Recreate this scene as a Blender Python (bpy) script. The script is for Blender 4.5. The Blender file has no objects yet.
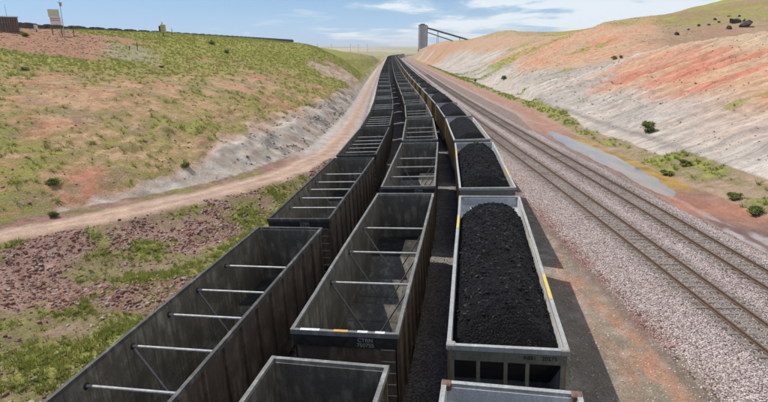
import bpy, bmesh, math, random
import numpy as np
from mathutils import Vector, Matrix
R = math.radians
random.seed(7); rng = np.random.default_rng(11)
sc = bpy.context.scene
COL = sc.collection
PI = math.pi

# ------------------------------------------------------------------ camera
CZ = 11.46
F_PX, PITCH_A, ROLL_A = 509.5, 0.29512, -0.00484
cam_d = bpy.data.cameras.new('camera'); cam = bpy.data.objects.new('camera', cam_d); COL.objects.link(cam)
cam.location = (0, 0, CZ)
cam_d.sensor_width = 36.0; cam_d.lens = 36.0 * F_PX / 768.0
cam.rotation_euler = (Matrix.Rotation(PI/2 - PITCH_A, 3, 'X') @ Matrix.Rotation(-ROLL_A, 3, 'Z')).to_euler()
cam_d.clip_start = 0.1; cam_d.clip_end = 60000
sc.camera = cam

# ------------------------------------------------------------------ sun, sky, exposure
sdir = Vector((-2.40, 1.20, 3.90)).normalized()            # towards the sun
elev = math.asin(sdir.z); azim = math.atan2(sdir.x, sdir.y)
sun_d = bpy.data.lights.new('sun', 'SUN'); sun_d.energy = 4.2; sun_d.angle = R(0.53); sun_d.color = (1.0, 0.95, 0.87)
sun = bpy.data.objects.new('sun', sun_d); COL.objects.link(sun)
sun.rotation_euler = sdir.to_track_quat('Z', 'Y').to_euler()
world = bpy.data.worlds.new('World'); sc.world = world; world.use_nodes = True
wt = world.node_tree; wn = wt.nodes; wl = wt.links; wn.clear()
def WN(t, **k):
    n = wn.new(t)
    for a, b in k.items(): setattr(n, a, b)
    return n
sky = WN('ShaderNodeTexSky', sky_type='NISHITA', sun_disc=False, sun_elevation=elev, sun_rotation=azim,
         altitude=1300, air_density=1.0, dust_density=0.25, ozone_density=4.0)
tc = WN('ShaderNodeTexCoord')
sep = WN('ShaderNodeSeparateXYZ'); wl.new(tc.outputs['Generated'], sep.inputs[0])
def WM(op, a, b=None, c=None):
    n = WN('ShaderNodeMath', operation=op)
    for i, v in enumerate((a, b, c)):
        if v is None: continue
        if isinstance(v, (int, float)): n.inputs[i].default_value = v
        else: wl.new(v, n.inputs[i])
    return n.outputs[0]
zc = WM('MAXIMUM', sep.outputs[2], 0.0)
den = WM('ADD', zc, 0.09)
cxn = WM('DIVIDE', sep.outputs[0], den); cyn = WM('DIVIDE', sep.outputs[1], den)
cmb = WN('ShaderNodeCombineXYZ'); wl.new(cxn, cmb.inputs[0]); wl.new(cyn, cmb.inputs[1])
cn1 = WN('ShaderNodeTexNoise'); cn1.inputs['Scale'].default_value = 0.75; cn1.inputs['Detail'].default_value = 9; cn1.inputs['Roughness'].default_value = 0.58; cn1.inputs['Distortion'].default_value = 0.35
wl.new(cmb.outputs[0], cn1.inputs['Vector'])
cov = WM('MULTIPLY_ADD', sep.outputs[0], 0.40, 0.01)      # cloudier to the right
cv = WM('ADD', cn1.outputs[0], cov)
mr = WN('ShaderNodeMapRange', interpolation_type='SMOOTHSTEP'); mr.inputs['From Min'].default_value = 0.47; mr.inputs['From Max'].default_value = 0.62
wl.new(cv, mr.inputs['Value'])
hz = WM('POWER', WM('SUBTRACT', 1.0, zc), 14.0)
veil = WM('MAXIMUM', WM('MULTIPLY_ADD', mr.outputs[0], 0.74, 0.04), WM('MULTIPLY', hz, 0.88))
mix = WN('ShaderNodeMix', data_type='RGBA'); wl.new(veil, mix.inputs['Factor'])
wl.new(sky.outputs[0], mix.inputs['A']); ccol = WN('ShaderNodeMix', data_type='RGBA'); wl.new(mr.outputs[0], ccol.inputs['Factor']); hcol = WN('ShaderNodeMix', data_type='RGBA'); hr = WN('ShaderNodeMapRange'); wl.new(WM('MULTIPLY_ADD', sep.outputs[0], -.06, zc), hr.inputs['Value']); hr.inputs['From Min'].default_value = -.01; hr.inputs['From Max'].default_value = .085; wl.new(hr.outputs[0], hcol.inputs['Factor']); hcol.inputs['A'].default_value = (4.7, 7.2, 10.2, 1); hcol.inputs['B'].default_value = (1.5, 3.7, 8.8, 1); wl.new(hcol.outputs['Result'], ccol.inputs['A']); ccol.inputs['B'].default_value = (9.3, 9.8, 10.4, 1); wl.new(ccol.outputs['Result'], mix.inputs['B'])
bg = WN('ShaderNodeBackground'); bg.inputs['Strength'].default_value = 0.092
wl.new(mix.outputs['Result'], bg.inputs['Color'])
wo = WN('ShaderNodeOutputWorld'); wl.new(bg.outputs[0], wo.inputs['Surface'])
sc.view_settings.view_transform = 'Standard'; sc.view_settings.look = 'None'
sc.view_settings.exposure = 0.14; sc.view_settings.gamma = 1; sc.view_settings.use_curve_mapping = False
sc.render.engine = 'CYCLES'
sc.render.resolution_x = 1024; sc.render.resolution_y = 536

# ------------------------------------------------------------------ the curved alignment of the tracks
DS = 0.5
HR = 3.80            # height of the car rims above the rail
S = np.arange(-60, 1500.1, DS)
_kn = [-20, 40, 75, 110, 160, 300, 600, 660, 1500]
_kv = [.00152, .00335, .00126, -.00011, -.0001, 0, 0, -.00035, -.00035]
_k = np.interp(S, _kn, _kv)
_ck = np.concatenate([[0], np.cumsum((_k[1:] + _k[:-1]) / 2 * DS)]); _ck -= _ck[120]
TH = 0.20896 - _ck
_dx, _dy = np.sin(TH), np.cos(TH)
PX = np.concatenate([[0], np.cumsum((_dx[1:] + _dx[:-1]) / 2 * DS)]); PX -= PX[120]
PY = np.concatenate([[0], np.cumsum((_dy[1:] + _dy[:-1]) / 2 * DS)]); PY -= PY[120]
def grade(y): return np.interp(y, [-60, 34, 50, 150, 900, 5000], [0, 0, -.09, -1.0, -5.7, -5.7])
def bank_at(s): return float(np.interp(s, [-60, 85, 135], [.0494, .0494, 0.0]))
TRAIN = dict(R=(0.905, 0.0), M=(-3.653, -0.169), L=(-8.482, -0.471))
def path_pt(s, o):
    x, y, t = np.interp(s, S, PX), np.interp(s, S, PY), np.interp(s, S, TH)
    return float(x + o * math.cos(t)), float(y - o * math.sin(t))
def s_of_y(y): return np.interp(y, PY, S)
def off_of(x, y):
    s = s_of_y(y)
    for _ in range(2):
        xc, yc, t = np.interp(s, S, PX), np.interp(s, S, PY), np.interp(s, S, TH)
        o = (x - xc) * np.cos(t) - (y - yc) * np.sin(t)
        s = s + (x - xc) * np.sin(t) + (y - yc) * np.cos(t)
    return s, o
def dshift(y): t = np.clip((np.asarray(y, float) - 72)/33, 0, 1); return 3.2*t*t*(3 - 2*t)
def trackA_x(y): return np.interp(y, [-60, 0, 20, 40, 60, 90, 130, 200, 300, 450], [18.0, 16.3, 15.97, 15.75, 15.4, 15.2, 15.25, 15.7, 16.6, 18.0]) + np.maximum(0, np.interp(y, PY, PX) - 11.3)

# ------------------------------------------------------------------ noise
def _hash(ix, iy, sd):
    h = (ix * 374761393 + iy * 668265263 + sd * 1442695041) & 0xffffffff
    h = ((h ^ (h >> 13)) * 1274126177) & 0xffffffff
    return ((h ^ (h >> 16)) & 0xffffff) / float(0xffffff)
def vnoise(x, y, sd=0):
    x = np.asarray(x, float); y = np.asarray(y, float)
    ix = np.floor(x).astype(np.int64); iy = np.floor(y).astype(np.int64); fx = x - ix; fy = y - iy
    fx = fx*fx*(3-2*fx); fy = fy*fy*(3-2*fy)
    a = _hash(ix, iy, sd); b = _hash(ix+1, iy, sd); c = _hash(ix, iy+1, sd); d = _hash(ix+1, iy+1, sd)
    return (a*(1-fx)+b*fx)*(1-fy) + (c*(1-fx)+d*fx)*fy
def fbm(x, y, sd=0, oc=4, g=.5):
    v = 0; a = 1; t = 0
    for i in range(oc):
        v = v + a*vnoise(x*2**i + 17.3*i, y*2**i - 9.1*i, sd+i); t += a; a *= g
    return v/t
def sst(a, b, x):
    t = np.clip((x-a)/(b-a), 0, 1); return t*t*(3-2*t)

# ------------------------------------------------------------------ terrain height
# left keys: (x, z) toe, lower slope, mid, crest, skyline, far
LK = {-30: [(-95,-.3),(-99,1.5),(-112,6),(-126,10),(-140,12.5),(-180,13.4),(-500,12)],
 20: [(-42,-.3),(-46,1.3),(-60,6),(-77,10),(-97,12.3),(-150,13.4),(-500,12)],
 31: [(-27.8,-.3),(-31,.9),(-48,5.6),(-67,9.7),(-89,12.2),(-150,13.4),(-500,12)],
 45: [(-14.6,-.35),(-18,1.1),(-36,5.4),(-62,9.9),(-84,12.6),(-150,13.4),(-500,12)],
 60: [(-9,-.3),(-12.5,1.8),(-29,6),(-58,10.0),(-80,12.5),(-150,13.4),(-500,12)],
 90: [(-7.4,-.5),(-10.5,1.7),(-27,6.2),(-58,10.1),(-78,12.9),(-150,13.4),(-500,12)],
 115: [(-7.1,-.8),(-10.5,1.7),(-26,6.8),(-52,10.8),(-82,14.6),(-150,13.4),(-500,12)],
 150: [(-7,-1.1),(-11,1.6),(-25,7.5),(-48,12),(-74,15.2),(-150,13.5),(-500,12)],
 190: [(-7,-1.5),(-11,1.6),(-19,7.5),(-30,12.1),(-52,14.2),(-110,14.0),(-500,12)],
 260: [(-6.5,-2.2),(-10,0),(-16,5),(-24,9.6),(-50,11),(-105,14.3),(-500,12)],
 320: [(-6,-2.8),(-9,-1),(-14,4),(-20,7.6),(-50,8.8),(-108,14.6),(-500,12)],
 450: [(-4,-2.8),(-5.5,-2),(-7.5,.6),(-10,3.6),(-50,5.2),(-112,15.2),(-500,12)],
 600: [(-2,-3.7),(-4,-3.2),(-9,-1.2),(-16,1.0),(-50,3.2),(-120,15.9),(-500,12)],
 800: [(2,-5),(-2,-4.5),(-9,-3.4),(-20,-2.6),(-50,-1),(-120,8),(-500,9)],
 1100: [(40,-6.5),(34,-6.5),(20,-6.5),(0,-6.5),(-50,-5),(-140,-3),(-500,-2)],
 1500: [(100,-7),(90,-7),(50,-7),(0,-7),(-50,-7),(-200,-7),(-600,-6)]}
RK = {-30: [(31,0.2),(34,1.3),(43,4.65),(52,8),(70,14.5),(90,15.5),(150,20),(500,40)],
 20: [(31,0.2),(34,1.3),(43,4.65),(52,8),(70,14.5),(90,15.5),(150,20),(500,40)],
 60: [(31,0.2),(34,1.3),(43,4.65),(52,8),(70,14.6),(90,15.5),(150,20),(500,50)],
 96: [(31,0),(34,1.1),(42,4.15),(50,7.2),(68.6,14.3),(82,14.2),(150,22),(500,60)],
 110: [(31,-0.2),(34,1),(41.5,3.9),(49,6.8),(64.7,12.8),(75,12.6),(140,20),(500,64)],
 119: [(34.6,-0.3),(34.5,1),(41.25,3.4),(48,5.8),(59.5,10.5),(70,10.8),(130,17),(500,66)],
 136: [(36.2,-0.5),(35,0.7),(40.5,2.15),(46,3.6),(56,5.6),(70,8.3),(120,15),(500,70)],
 170: [(38.5,-0.8),(37,0.6),(43.5,3.55),(50,6.5),(62,11),(76,15.6),(110,18.6),(500,80)],
 211: [(40,-1.4),(43,0.2),(56,6.5),(68,12.5),(76,16.4),(86,21.4),(118,25),(500,110)],
 250: [(41,-1.6),(44,0.1),(57,6),(70,12.2),(84,16.6),(100,18.6),(122,24),(500,125)],
 292: [(40,-1.6),(46,0.2),(53,2.2),(60,4.2),(76,9.5),(92,14.5),(125,19),(500,110)],
 322: [(41.5,-1.8),(46,0.2),(52,3.1),(58,6),(70,12.2),(82,17),(120,20.5),(500,100)],
 370: [(41.5,-2.3),(46,-0.6),(56,6.2),(66,12.6),(75,18.4),(84,22.8),(115,20.3),(500,70)],
 450: [(39,-3),(43,-1.5),(50,5),(58,14.2),(70,16.1),(80,19.2),(110,20),(500,50)],
 600: [(36,-3.9),(39,-2.8),(44,4),(51,13),(64,16.9),(90,17),(120,17),(500,40)],
 760: [(41,-4.9),(43,-3),(44.5,-0.4),(46,2.2),(51,7.6),(59,10),(80,12.5),(500,30)],
 900: [(52,-5.5),(55,-5),(57.5,-4.25),(60,-3.5),(70,0),(82,4),(110,8),(500,22)],
 1100: [(95,-6),(100,-6.2),(107.5,-5.6),(115,-5),(130,-3),(150,-1),(200,0),(500,10)],
 1500: [(150,-7),(160,-7),(170,-7),(180,-7),(200,-7),(250,-7),(300,-7),(600,0)]}
YL = np.array(sorted(LK)); AL = np.array([LK[k] for k in YL], float)
YR = np.array(sorted(RK)); AR = np.array([RK[k] for k in YR], float)
def road_cx(y):   # centre line of the dirt road
    return np.interp(y, [-30,20,27,31,34.8,40.5,45.2,49.2,58,73,106,190,300,450,700,1500],
        [-92,-38.5,-29.5,-24.6,-20.2,-15.1,-11.6,-9.3,-6.9,-5.7,-5.3,-5.1,-4.4,-3,-1.5,70])
def road_hw(y): return np.interp(y, [30, 50, 60, 110], [2.0, 1.6, 1.1, .85])
def smooth1(a, n):
    k = np.ones(n)/n
    return np.convolve(np.pad(a, (n//2, n-1-n//2), mode='edge'), k, 'valid')
_yy = np.arange(-40, 1500, 1.0)
def _tab(YA, A):
    T = np.zeros((len(_yy), A.shape[1], 2))
    for i in range(A.shape[1]):
        for j in range(2): T[:, i, j] = smooth1(np.interp(_yy, YA, A[:, i, j]), 9)
    return T
TL, TR = _tab(YL, AL), _tab(YR, AR)
def profile(y):
    """key points (x, z) of the cross-section at one y, from left to right"""
    f = float(np.clip(y, _yy[0], _yy[-1]))
    gl = np.array([[np.interp(f, _yy, TL[:, i, j]) for j in (0, 1)] for i in range(TL.shape[1])])
    gr = np.array([[np.interp(f, _yy, TR[:, i, j]) for j in (0, 1)] for i in range(TR.shape[1])])
    g = float(grade(f)); s = float(s_of_y(f)); th = float(np.interp(s, S, TH)); xc = float(np.interp(s, S, PX)); bk = bank_at(s)
    def ox(o): return xc + o / math.cos(th)
    rc, rh = float(road_cx(f)), float(road_hw(f)); ax = float(trackA_x(f))
    trL = ox(-11.6); trR = ox(3.0)
    k = [tuple(p) for p in gl[::-1]]
    rr = min(rc + rh, trL - 1.2)
    k += [(rc - rh, g - .42), (rc, g - .36), (rr, g - .44)]
    mid = .5*(rr + trL); w = trL - rr
    k += [(mid, g - .55 - min(1.1, .11*max(0, w-1.5))), (trL, g - .95)]
    k += [(ox(-10.3), g - .484 - .26 - bk*1.8), (ox(-6.7), g - .484 - .26 + bk*1.8), (ox(-5.5), g - .30 - bk*1.8), (ox(-1.9), g - .174 - .24 + bk*1.5),
          (ox(-.95), g - .25 - bk*1.6), (ox(2.6), g - .25 + bk*1.2), (ox(4.2), g - .42)]
    aL = ax - 4.0; D = float(dshift(f))
    if aL < ox(4.6): aL = ox(4.6)
    k += [(aL - .0, g - .62), (max(ax - 1.75, aL + .6), g - .20), (ax + 1.6, g - .20), (ax + 2.05, g - .27), (ax + 2.5, g - .20), (ax + 5.9, g - .20), (ax + 7.2, g - .62),
          (ax + 8.6 + D, g - .70), (ax + 9.4 + D, g - .80), (ax + 11.2 + D, g - .72), (ax + 13.0 + D, g - .2)]
    r0 = gr.copy(); r0[0, 0] = max(r0[0, 0], ax + 14.0 + D)
    for i in range(1, len(r0)): r0[i, 0] = max(r0[i, 0], r0[i-1, 0] + .5)
    k += [tuple(p) for p in r0]
    k = np.array(k)
    for i in range(1, len(k)): k[i, 0] = max(k[i, 0], k[i-1, 0] + .02)
    return k
NKEY = len(profile(0)); KL = 7
_py = np.concatenate([np.arange(-40, 200, 1.5), np.arange(200, 1500, 6.0)])
PROF = np.array([profile(v) for v in _py])
def base_h(x, y):
    """height of the smooth ground, x and y arrays of one shape"""
    x = np.asarray(x, float); y = np.asarray(y, float); shp = x.shape; x = x.ravel(); y = y.ravel()
    out = np.zeros_like(x)
    yc = np.clip(y, _py[0], _py[-1] - .01); i = np.searchsorted(_py, yc, side='right') - 1; i = np.clip(i, 0, len(_py)-2)
    f = (yc - _py[i]) / (_py[i+1] - _py[i])
    order = np.argsort(i, kind='stable'); ii = i[order]
    st = np.searchsorted(ii, np.arange(len(_py)-1)); en = np.searchsorted(ii, np.arange(len(_py)-1), side='right')
    for c in range(len(_py)-1):
        if st[c] == en[c]: continue
        q = order[st[c]:en[c]]
        a = np.interp(x[q], PROF[c, :, 0], PROF[c, :, 1]); b = np.interp(x[q], PROF[c+1, :, 0], PROF[c+1, :, 1])
        out[q] = a*(1-f[q]) + b*f[q]
    return out.reshape(shp)
def cap_h(h): return np.where(h > 50, 50 + 12*np.tanh((h - 50)/12), h)
def right_toe(y): return np.interp(y, _yy, TR[:, 0, 0])
def left_toe(y): return np.interp(y, _yy, TL[:, 0, 0])
def height(x, y):
    h = cap_h(base_h(x, y))
    rt, lt = right_toe(y), np.minimum(left_toe(y), road_cx(y) - road_hw(y))
    # right cut: rills running down the slope, lumps
    wr = sst(1, 8, x - rt)*(1 - sst(0, 260, x - 140))
    rq = fbm(y*.30 + (x*.05), x*.045, 5, 4, .6); rill = .6 - 1.9*np.abs(rq - .5)*2
    big = fbm(x*.035, y*.035, 21, 4) - .5
    steep = sst(0, 6, x - rt)*(1 - sst(34, 46, x - rt))
    h = h + wr*(big*2.4 + (fbm(x*.35, y*.35, 8, 3) - .5)*.45) + steep*rill*.75*sst(0, 8, x - rt) + steep*(fbm(y*1.1 + x*.1, x*.12, 9, 3) - .5)*.5 + steep*.28*sst(.50, .56, fbm(x*.55 + .04*y, y*.05, 172, 3))*sst(.4, .6, fbm(x*.07, y*.05, 173, 3))
    # left hill
    wl_ = sst(1, 12, lt - x)*(1 - sst(0, 260, -140 - x))
    h = h + wl_*((fbm(x*.05, y*.05, 31, 4) - .5)*.8 + (fbm(x*.4, y*.4, 33, 3) - .5)*.34)
    # grey bank above the road, hummocks
    bankw = sst(.3, 2, lt - x)*(1 - sst(9, 16, lt - x))*sst(35, 50, y)
    h = h + bankw*(fbm(x*.8, y*.5, 41, 4) - .5)*1.1
    # wedge between road and left train
    _, o = off_of(x, y)
    wd = sst(11.8, 13.5, -o)*sst(.2, 1.5, x - (road_cx(y) + road_hw(y)))
    h = h + wd*((fbm(x*.35, y*.35, 51, 4) - .5)*1.0 + (fbm(x*1.6, y*1.6, 52, 3) - .5)*.22)
    # far plain and distant rises
    far = sst(1300, 3000, y)
    h = h*(1 - far) + far*(-8 + 28*(fbm(x*.0006 + 3, y*.0004, 61, 4) - .42)*sst(3000, 7000, y))
    # small roughness everywhere off the track beds
    h = h + (fbm(x*1.3, y*1.3, 71, 3) - .5)*.07
    return h
def ray(u, v):
    c, s = math.cos(PITCH_A), math.sin(PITCH_A); a, b = u - 384, v - 201
    a, b = a*math.cos(ROLL_A) + b*math.sin(ROLL_A), -a*math.sin(ROLL_A) + b*math.cos(ROLL_A)
    a /= F_PX; b /= F_PX
    return np.array([a, c - s*b, -s - c*b])
def ground_on(u, v, tmin=8, tmax=900):
    """first point of the ground along a bearing and dip from the bridge"""
    d = ray(u, v); t = np.geomspace(tmin, tmax, 1500)
    z = CZ + t*d[2]; g = height(t*d[0], t*d[1]); k = np.argmax(z < g)
    if not (z < g).any(): k = len(t)-1
    return float(t[k]*d[0]), float(t[k]*d[1]), float(g[k])
def gz(x, y): return float(height(np.array([x]), np.array([y]))[0])

# ------------------------------------------------------------------ helpers
def tag(o, label=None, cat=None, group=None, kind=None):
    for k, v in (('label', label), ('category', cat), ('group', group), ('kind', kind)):
        if v: o[k] = v
    return o
def link(o, parent=None):
    COL.objects.link(o)
    if parent is not None: o.parent = parent
    return o
def empty(name, loc=(0,0,0), rz=0):
    o = bpy.data.objects.new(name, None); o.empty_display_size = .3; COL.objects.link(o); o.location = loc; o.rotation_euler = (0,0,rz); return o
class MB:
    def __init__(s): s.v = []; s.f = []; s.n = 0
    def add(s, v, f):
        s.v.append(np.asarray(v, float)); s.f += [tuple(i + s.n for i in q) for q in f]; s.n += len(v); return s
    def box(s, x0, x1, y0, y1, z0, z1):
        v = [(x, y, z) for z in (z0, z1) for y in (y0, y1) for x in (x0, x1)]
        return s.add(v, [(0,2,3,1),(4,5,7,6),(0,1,5,4),(2,6,7,3),(0,4,6,2),(1,3,7,5)])
    def hexa(s, v): return s.add(v, [(0,2,3,1),(4,5,7,6),(0,1,5,4),(2,6,7,3),(0,4,6,2),(1,3,7,5)])
    def bar(s, a, b, w, h=None, up=(0,0,1)):
        h = h or w; a = np.array(a, float); b = np.array(b, float); d = b-a; d /= np.linalg.norm(d); up = np.array(up, float)
        if abs(d @ up) > .95: up = np.array((0,1,0.))
        r = np.cross(d, up); r /= np.linalg.norm(r); u = np.cross(r, d)
        return s.hexa([p + r*i*w/2 + u*j*h/2 for p in (a, b) for j in (-1, 1) for i in (-1, 1)])
    def tube(s, a, b, r0, r1=None, n=10, caps=True):
        r1 = r0 if r1 is None else r1; a = np.array(a, float); b = np.array(b, float); d = b-a; d /= np.linalg.norm(d)
        t = np.array((0,0,1.)) if abs(d[2]) < .9 else np.array((1.,0,0)); u = np.cross(d, t); u /= np.linalg.norm(u); w = np.cross(d, u)
        v = [p + (u*math.cos(2*PI*i/n) + w*math.sin(2*PI*i/n))*r for p, r in ((a, r0), (b, r1)) for i in range(n)]
        f = [(i, i+n, (i+1) % n + n, (i+1) % n) for i in range(n)]
        if caps: f += [tuple(range(n)), tuple(range(2*n-1, n-1, -1))]
        return s.add(v, f)
    def mesh(s, name, mat, smooth=False, bevel=0):
        me = bpy.data.meshes.new(name); me.from_pydata(np.concatenate(s.v).tolist(), [], s.f); me.update()
        if mat: me.materials.append(mat)
        b = bmesh.new(); b.from_mesh(me); bmesh.ops.recalc_face_normals(b, faces=b.faces[:])
        if bevel: bmesh.ops.bevel(b, geom=b.edges[:], offset=bevel, segments=1, affect='EDGES')
        b.to_mesh(me); b.free()
        if smooth: me.shade_smooth()
        return me
    def obj(s, name, mat, parent=None, **k): return link(bpy.data.objects.new(name, s.mesh(name, mat, **k)), parent)
def grid_mesh(name, V, nx, ny, mat, smooth=True):
    me = bpy.data.meshes.new(name); n = nx*ny; i = np.arange(n).reshape(ny, nx)
    q = np.stack([i[:-1, :-1], i[:-1, 1:], i[1:, 1:], i[1:, :-1]], -1).reshape(-1, 4)
    fast_mesh(me, V, q.ravel(), 4); me.materials.append(mat)
    if smooth: me.shade_smooth()
    return me
def fast_mesh(me, V, loops, k):
    V = np.ascontiguousarray(V, dtype=np.float32).reshape(-1, 3); nf = len(loops)//k
    me.vertices.add(len(V)); me.vertices.foreach_set('co', V.ravel())
    me.loops.add(len(loops)); me.loops.foreach_set('vertex_index', np.ascontiguousarray(loops, dtype=np.int32))
    me.polygons.add(nf); me.polygons.foreach_set('loop_start', np.arange(nf, dtype=np.int32)*k)
    me.update(calc_edges=True)
def set_col(me, name, rgba):
    a = me.color_attributes.new(name, 'FLOAT_COLOR', 'POINT'); a.data.foreach_set('color', np.ascontiguousarray(rgba, dtype=np.float32).ravel())

# ------------------------------------------------------------------ materials
class NT:
    def __init__(s, name):
        s.m = bpy.data.materials.new(name); s.m.use_nodes = True; s.t = s.m.node_tree; s.b = s.t.nodes['Principled BSDF']; s.out = s.t.nodes['Material Output']
    def n(s, t, **k):
        n = s.t.nodes.new(t)
        for a, b in k.items(): setattr(n, a, b)
        return n
    def L(s, a, b): s.t.links.new(a, b)
    def put(s, sock, v):
        if isinstance(v, bpy.types.NodeSocket): s.L(v, sock)
        elif isinstance(v, (tuple, list)) and len(v) == 3 and sock.type == 'RGBA': sock.default_value = (*v, 1)
        else: sock.default_value = v
    def math(s, op, a, b=None, clamp=False):
        n = s.n('ShaderNodeMath', operation=op, use_clamp=clamp); s.put(n.inputs[0], a)
        if b is not None: s.put(n.inputs[1], b)
        return n.outputs[0]
    def mix(s, f, a, b, mode='MIX'):
        n = s.n('ShaderNodeMix', data_type='RGBA', blend_type=mode); s.put(n.inputs['Factor'], f); s.put(n.inputs['A'], a); s.put(n.inputs['B'], b); return n.outputs['Result']
    def pos(s, obj=False, scale=None):
        if obj: o = s.n('ShaderNodeTexCoord').outputs['Object']
        else: o = s.n('ShaderNodeNewGeometry').outputs['Position']
        if scale:
            m = s.n('ShaderNodeMapping'); s.L(o, m.inputs[0]); m.inputs['Scale'].default_value = scale; o = m.outputs[0]
        return o
    def noise(s, vec, sc_, det=5, rough=.6, dist=0):
        n = s.n('ShaderNodeTexNoise'); s.L(vec, n.inputs['Vector']); n.inputs['Scale'].default_value = sc_; n.inputs['Detail'].default_value = det; n.inputs['Roughness'].default_value = rough; n.inputs['Distortion'].default_value = dist; return n.outputs[0]
    def vor(s, vec, sc_, feat='F1'):
        n = s.n('ShaderNodeTexVoronoi', feature=feat); s.L(vec, n.inputs['Vector']); n.inputs['Scale'].default_value = sc_; return n
    def ramp(s, v, a, b, lo=0., hi=1., smooth=True):
        n = s.n('ShaderNodeMapRange', interpolation_type='SMOOTHSTEP' if smooth else 'LINEAR'); s.put(n.inputs['Value'], v)
        n.inputs['From Min'].default_value = a; n.inputs['From Max'].default_value = b; n.inputs['To Min'].default_value = lo; n.inputs['To Max'].default_value = hi; return n.outputs[0]
    def bump(s, h, dist, st=1.0):
        n = s.n('ShaderNodeBump'); s.put(n.inputs['Height'], h); n.inputs['Distance'].default_value = dist; n.inputs['Strength'].default_value = st; s.L(n.outputs[0], s.b.inputs['Normal'])
    def fin(s, col, rough=.85, metal=0., spec=.3):
        s.put(s.b.inputs['Base Color'], col); s.put(s.b.inputs['Roughness'], rough); s.put(s.b.inputs['Metallic'], metal); s.b.inputs['Specular IOR Level'].default_value = spec; return s.m
def mat_ground():
    g = NT('ground'); p = g.pos()
    soil = g.n('ShaderNodeVertexColor', layer_name='soil').outputs['Color']
    mk = g.n('ShaderNodeVertexColor', layer_name='mask'); sp = g.n('ShaderNodeSeparateColor'); g.L(mk.outputs['Color'], sp.inputs[0])
    gr, ba, st = sp.outputs
    n1 = g.noise(p, .9, 8, .65); n2 = g.noise(p, 7.0, 5, .6); n3 = g.noise(p, .12, 5, .6)
    v1 = g.ramp(n1, .25, .75, .72, 1.28, False); v2 = g.ramp(n2, .25, .75, .75, 1.25, False)
    c = g.mix(1, soil, g.math('MULTIPLY', v1, v2), 'MULTIPLY')
    # streaks that run down the cut slopes
    ps = g.pos(scale=(.10, 1.5, .10)); ns = g.noise(ps, 1.0, 6, .65, .3); sk = g.ramp(ns, .3, .7, .70, 1.26, False)
    skf = g.mix(st, (1, 1, 1), sk); c = g.mix(1, c, skf, 'MULTIPLY')
    # stones lying on the soil
    vs = g.vor(p, 5.0); vsd = g.ramp(vs.outputs['Distance'], .12, .3, 1, 0)
    sep_ = g.n('ShaderNodeSeparateColor'); g.L(vs.outputs['Color'], sep_.inputs[0])
    pick = g.math('MULTIPLY', vsd, g.ramp(sep_.outputs[0], .78, .82, 0, .7))
    c = g.mix(pick, c, g.mix(sep_.outputs[1], (.10, .065, .05), (.50, .40, .34)))
    # ballast
    vb = g.vor(p, 13.0); sb = g.n('ShaderNodeSeparateColor'); g.L(vb.outputs['Color'], sb.inputs[0])
    bc = g.mix(g.ramp(sb.outputs[0], .1, .9), g.mix(1, soil, (.5, .45, .45), 'MULTIPLY'), g.mix(1, soil, (1.4, 1.42, 1.42), 'MULTIPLY'))
    bc = g.mix(g.ramp(vb.outputs['Distance'], .42, .75, 0, .4), bc, (.05, .04, .035))
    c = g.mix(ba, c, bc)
    # grass
    gn = g.noise(p, 2.1, 6, .7); gn2 = g.noise(p, .35, 4, .6)
    gsum = g.math('ADD', g.math('ADD', g.math('MULTIPLY', gn, .7), g.math('MULTIPLY', gn2, .5)), gr)
    gn8 = g.noise(p, 9.0, 4, .7); gsum = g.math('ADD', gsum, g.math('MULTIPLY', g.math('SUBTRACT', gn8, .5), .9)); gf = g.ramp(gsum, .92, 1.36)
    gc = g.mix(g.ramp(n2, .3, .7), (.17, .19, .034), (.36, .345, .09)); gc = g.mix(g.ramp(n3, .35, .65, 0, .7), gc, (.27, .30, .055))
    c = g.mix(g.math('MULTIPLY', gf, .82), c, gc)
    hgt = g.math('ADD', g.math('MULTIPLY', n2, .5), g.math('MULTIPLY', g.math('MULTIPLY', vb.outputs['Distance'], ba), -1.2))
    hgt = g.math('ADD', hgt, g.math('MULTIPLY', gf, g.math('MULTIPLY', gn, 1.2)))
    hgt = g.math('ADD', hgt, g.math('MULTIPLY', n1, 1.2))
    g.bump(hgt, .11, .9)
    return g.fin(c, .95, 0, .12)
def mat_steel_dark(name, base, dust, rough=.55, metal=.2, seams=False):
    g = NT(name); p = g.pos(True); n1 = g.noise(p, 1.1, 6, .65); n2 = g.noise(g.pos(True, (2.5, 2.5, .35)), 2.2, 5, .6)
    f = g.math('MULTIPLY', g.ramp(n1, .38, .68), g.ramp(n2, .35, .65))
    c = g.mix(f, base, dust); n3 = g.noise(p, 22, 3); c = g.mix(1, c, g.ramp(n3, .3, .7, .8, 1.2, False), 'MULTIPLY')
    inf = g.n('ShaderNodeObjectInfo').outputs['Random']; c = g.mix(1, c, g.ramp(inf, 0, 1, .82, 1.18, False), 'MULTIPLY')
    hb = g.noise(p, 3, 4)
    if seams:
        sx = g.n('ShaderNodeSeparateXYZ'); g.L(p, sx.inputs[0]); q = g.math('FRACT', g.math('MULTIPLY', g.math('ADD', sx.outputs[1], 20.0), .8613)); ln = g.math('LESS_THAN', q, .035)
        c = g.mix(g.math('MULTIPLY', ln, .45), c, (.03, .028, .025)); hb = g.math('ADD', hb, g.math('MULTIPLY', ln, 1.5))
        rs = g.noise(g.pos(True, (5, 5, .25)), 1.6, 4, .6); c = g.mix(g.ramp(rs, .60, .70, 0, .55), c, (.15, .085, .05))
    g.bump(hb, .03, .5)
    return g.fin(c, rough, metal, .35)
def mat_plain(name, c0, c1, sc_=6, rough=.8, metal=0, spec=.3, bump=.01):
    g = NT(name); p = g.pos(True); c = g.mix(g.ramp(g.noise(p, sc_, 6, .65), .3, .7), c0, c1); g.bump(g.noise(p, sc_*3, 4), bump, .6); return g.fin(c, rough, metal, spec)
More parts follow.
